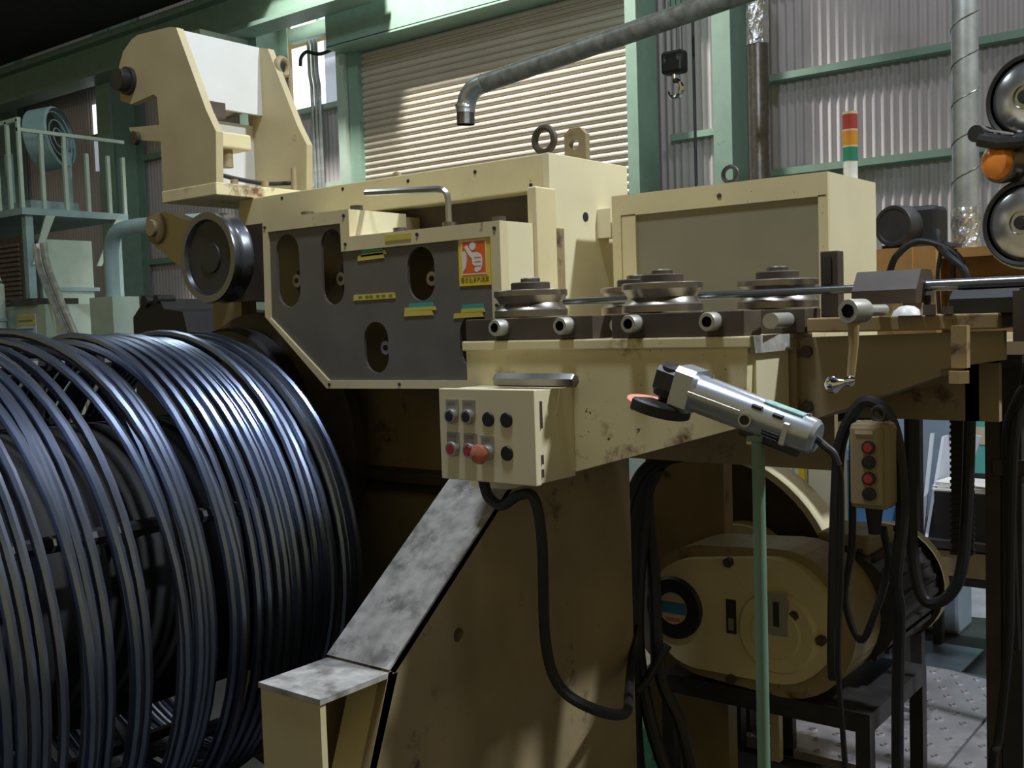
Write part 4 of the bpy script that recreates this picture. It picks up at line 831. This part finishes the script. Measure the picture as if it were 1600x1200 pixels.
# conduits by the window
for i, x in enumerate((-9.93, -9.86, -9.80)):
    tag(MB().tube([(x-.03, 8.87, 5.0), (x-.03, 8.87, 4.6), (x, 8.87, 4.45), (x, 8.87, 0.05)], .022, 8).build('wall_conduit', 'galvanised'), 'grey conduit running up the wall beside the shutter', 'conduit', 'conduits beside the shutter')
hose('wall_cable', 'black cable drooping across the bright window panels', [(-10.1, 8.85, 4.72), (-10.08, 8.85, 4.82), (-9.98, 8.85, 4.87), (-9.85, 8.85, 4.83), (-9.7, 8.85, 4.80), (-9.42, 8.85, 4.83)], .022, 'cable')

# ================================================================== LEFT BACKGROUND
PT = thing('platform', 'pale green raised platform with railing beside the far column', 'platform', (-11.2, 6.0, 0))
MB().box(-14, -10.6, 5.5, 6.7, 2.76, 2.83).build('deck', 'teal_grey', PT)
for x in (-13.6, -10.7):
    for y in (5.6, 6.6): MB().box(x-.04, x+.04, y-.04, y+.04, 0, 2.76).build('leg', 'teal_grey', PT)
for x in (-10.62, -10.85, -11.1, -11.4, -11.7, -12.0): MB().box(x-.018, x+.018, 5.5, 5.536, 2.83, 3.72).build('railing_post', 'green_pale', PT)
for y in (5.75, 6.0, 6.25, 6.5, 6.68): MB().box(-10.64, -10.604, y-.018, y+.018, 2.83, 3.6 if y < 6.2 else 3.45).build('railing_post', 'green_pale', PT)
MB().box(-14, -10.6, 5.5, 5.54, 3.70, 3.74).box(-10.645, -10.60, 5.5, 6.7, 3.60, 3.635).build('top_rail', 'green_pale', PT)
MB().prism([(5.75, 2.76), (5.85, 2.76), (5.62, 2.25), (5.58, 2.25)], 'X', -10.62, -10.6).prism([(6.55, 2.76), (6.65, 2.76), (6.35, 2.25), (6.3, 2.25)], 'X', -10.62, -10.6).build('brace', 'green_pale', PT)
FN = thing('drum_fan', 'big grey-blue drum fan standing on the raised platform', 'fan', (-11.2, 6.2, 2.83))
MB().lathe([(.30, 0), (.33, .02), (.33, .26), (.31, .28)], (-11.15, 6.0, 3.62), (.75, .5, .12), 36).build('fan_drum', 'teal_grey', FN)
MB().lathe([(0, .14), (.30, .14), (.30, .16), (0, .16)], (-11.15, 6.0, 3.62), (.75, .5, .12), 30).build('fan_core', 'black_iron', FN)
for i in range(3): MB().torus((-11.15+.2, 6.13, 3.65), (.75, .5, .12), .10+.09*i, .008, 28, 5).build('guard_ring', 'teal_grey', FN)
MB().box(-11.55, -10.9, 5.75, 6.3, 2.83, 2.95).box(-11.5, -11.42, 5.8, 5.86, 2.95, 3.5).box(-11.0, -10.94, 6.2, 6.26, 2.95, 3.5).build('fan_stand', 'teal_grey', FN)
GC = thing('green_cabinet', 'tall pale green machine cabinet under the platform', 'cabinet', (-11.1, 6.0, 0))
MB().box(-11.6, -10.66, 5.72, 6.28, 0, 2.52).build('cabinet_body', 'green_pale', GC)
MB().box(-10.66, -10.645, 5.72, 6.34, 1.98, 2.02).build('seam_strip', 'teal_grey', GC)
MB().box(-10.66, -10.65, 5.70, 5.73, 0, 2.5).build('edge_strip', 'teal_grey', GC)
PC = thing('small_cabinet', 'pale cabinet with yellow and white notice beside the left machine', 'cabinet', (-9.6, 5.0, 0))
MB().box(-10.4, -9.33, 5.0, 5.5, 0, 1.80).build('cabinet_body', 'green_pale', PC)
nt_ = MB().box(-9.83, -9.50, 4.992, 5.0, 1.36, 1.72).build('notice', 'white_board', PC)
MB().box(-9.83, -9.50, 4.988, 4.993, 1.62, 1.70).box(-9.83, -9.50, 4.988, 4.993, 1.36, 1.46).build('notice_band', 'tape_yellow', nt_)
for z in (1.65, 1.57, 1.53): MB().box(-9.80, -9.54, 4.984, 4.989, z, z+.016).build('notice_line', 'blue_print', nt_)
MB().box(-9.88, -9.45, 4.95, 5.4, 1.80, 1.86).build('top_shelf', 'black_iron', PC)
LM = thing('louvred_machine', 'dark louvred machine behind the small pale cabinet', 'machine', (-10.8, 5.3, 0))
MB().box(-11.9, -10.75, 5.55, 5.70, 0, 2.55).build('body', 'dark_rust', LM)
for i in range(16): MB().box(-11.3, -10.8, 5.53, 5.55, 1.7+.05*i, 1.73+.05*i).build('louvre', 'steel_dark', LM)
E1 = thing('elbow_pipe', 'fat pale pipe bending down at the far left', 'pipe', (-10.0, 4.9, 0))
MB().tube(spline([(-10.6, 4.86, 2.14), (-10.2, 4.86, 2.13), (-10.02, 4.86, 2.0), (-10.0, 4.86, 1.8), (-10.0, 4.86, .05)]), .10, 18).build('pipe', 'green_pale', E1)
MB().cyl((-10.0, 4.86, 1.66), (-10.0, 4.86, 1.69), .115, 18).build('flange', 'teal_grey', E1)
for i, dx in enumerate((0, .13)): hose('chute_pipe', ('grey chute pipe slanting down in front of the green cabinet', 'dusty chute pipe slanting down beside the grey one')[i], [(-9.42+dx, 5.0, 2.35), (-9.38+dx, 5.0, 2.15), (-9.2+dx, 5.0, 1.85), (-9.0+dx, 5.0, 1.55), (-8.7+dx, 5.0, 1.1), (-8.6+dx, 5.0, .05)], .034, 'pipe', ('galvanised', 'pipe_dusty')[i])
E2 = thing('vent_pipe', 'pale green vent pipe with an elbow beside the green column', 'pipe', (-8.2, 5.0, 0))
MB().tube(spline([(-7.2, 5.3, 2.40), (-7.75, 5.1, 2.40), (-8.05, 5.0, 2.37), (-8.18, 5.0, 2.25), (-8.2, 5.0, 2.05), (-8.2, 5.0, 1.82)]), .062, 18).build('pipe', 'teal_grey', E2)
MB().box(-8.4, -8.05, 4.9, 5.15, 0, 1.82).build('pump_box', 'green_pale', E2)
DM_ = thing('dark_machine', 'black machine lump showing above the wire coil', 'machine', (-5.4, 3.7, 0))
MB().prism([(-5.72, 0), (-5.70, 1.60), (-5.60, 1.68), (-5.42, 1.70), (-5.38, 1.64), (-5.20, 1.62), (-5.10, 1.30), (-5.08, 0)], 'Y', 3.6, 4.2).build('body', 'black', DM_)
MB().cyl((-5.55, 3.58, 1.69), (-5.55, 3.75, 1.69), .035, 12).cyl((-5.43, 3.58, 1.70), (-5.43, 3.7, 1.70), .025, 12).build('knob', 'black', DM_)
GCo = thing('green_cupboard', 'light green cupboard between the black machine and the guide wheel', 'cupboard', (-6.2, 5.0, 0))
MB().box(-6.9, -6.1, 5.0, 5.6, 0, 1.92).build('cupboard_body', 'green_pale', GCo)
MB().box(-6.9, -6.08, 4.98, 5.62, 1.80, 1.84).build('shelf_edge', 'green_paint', GCo)
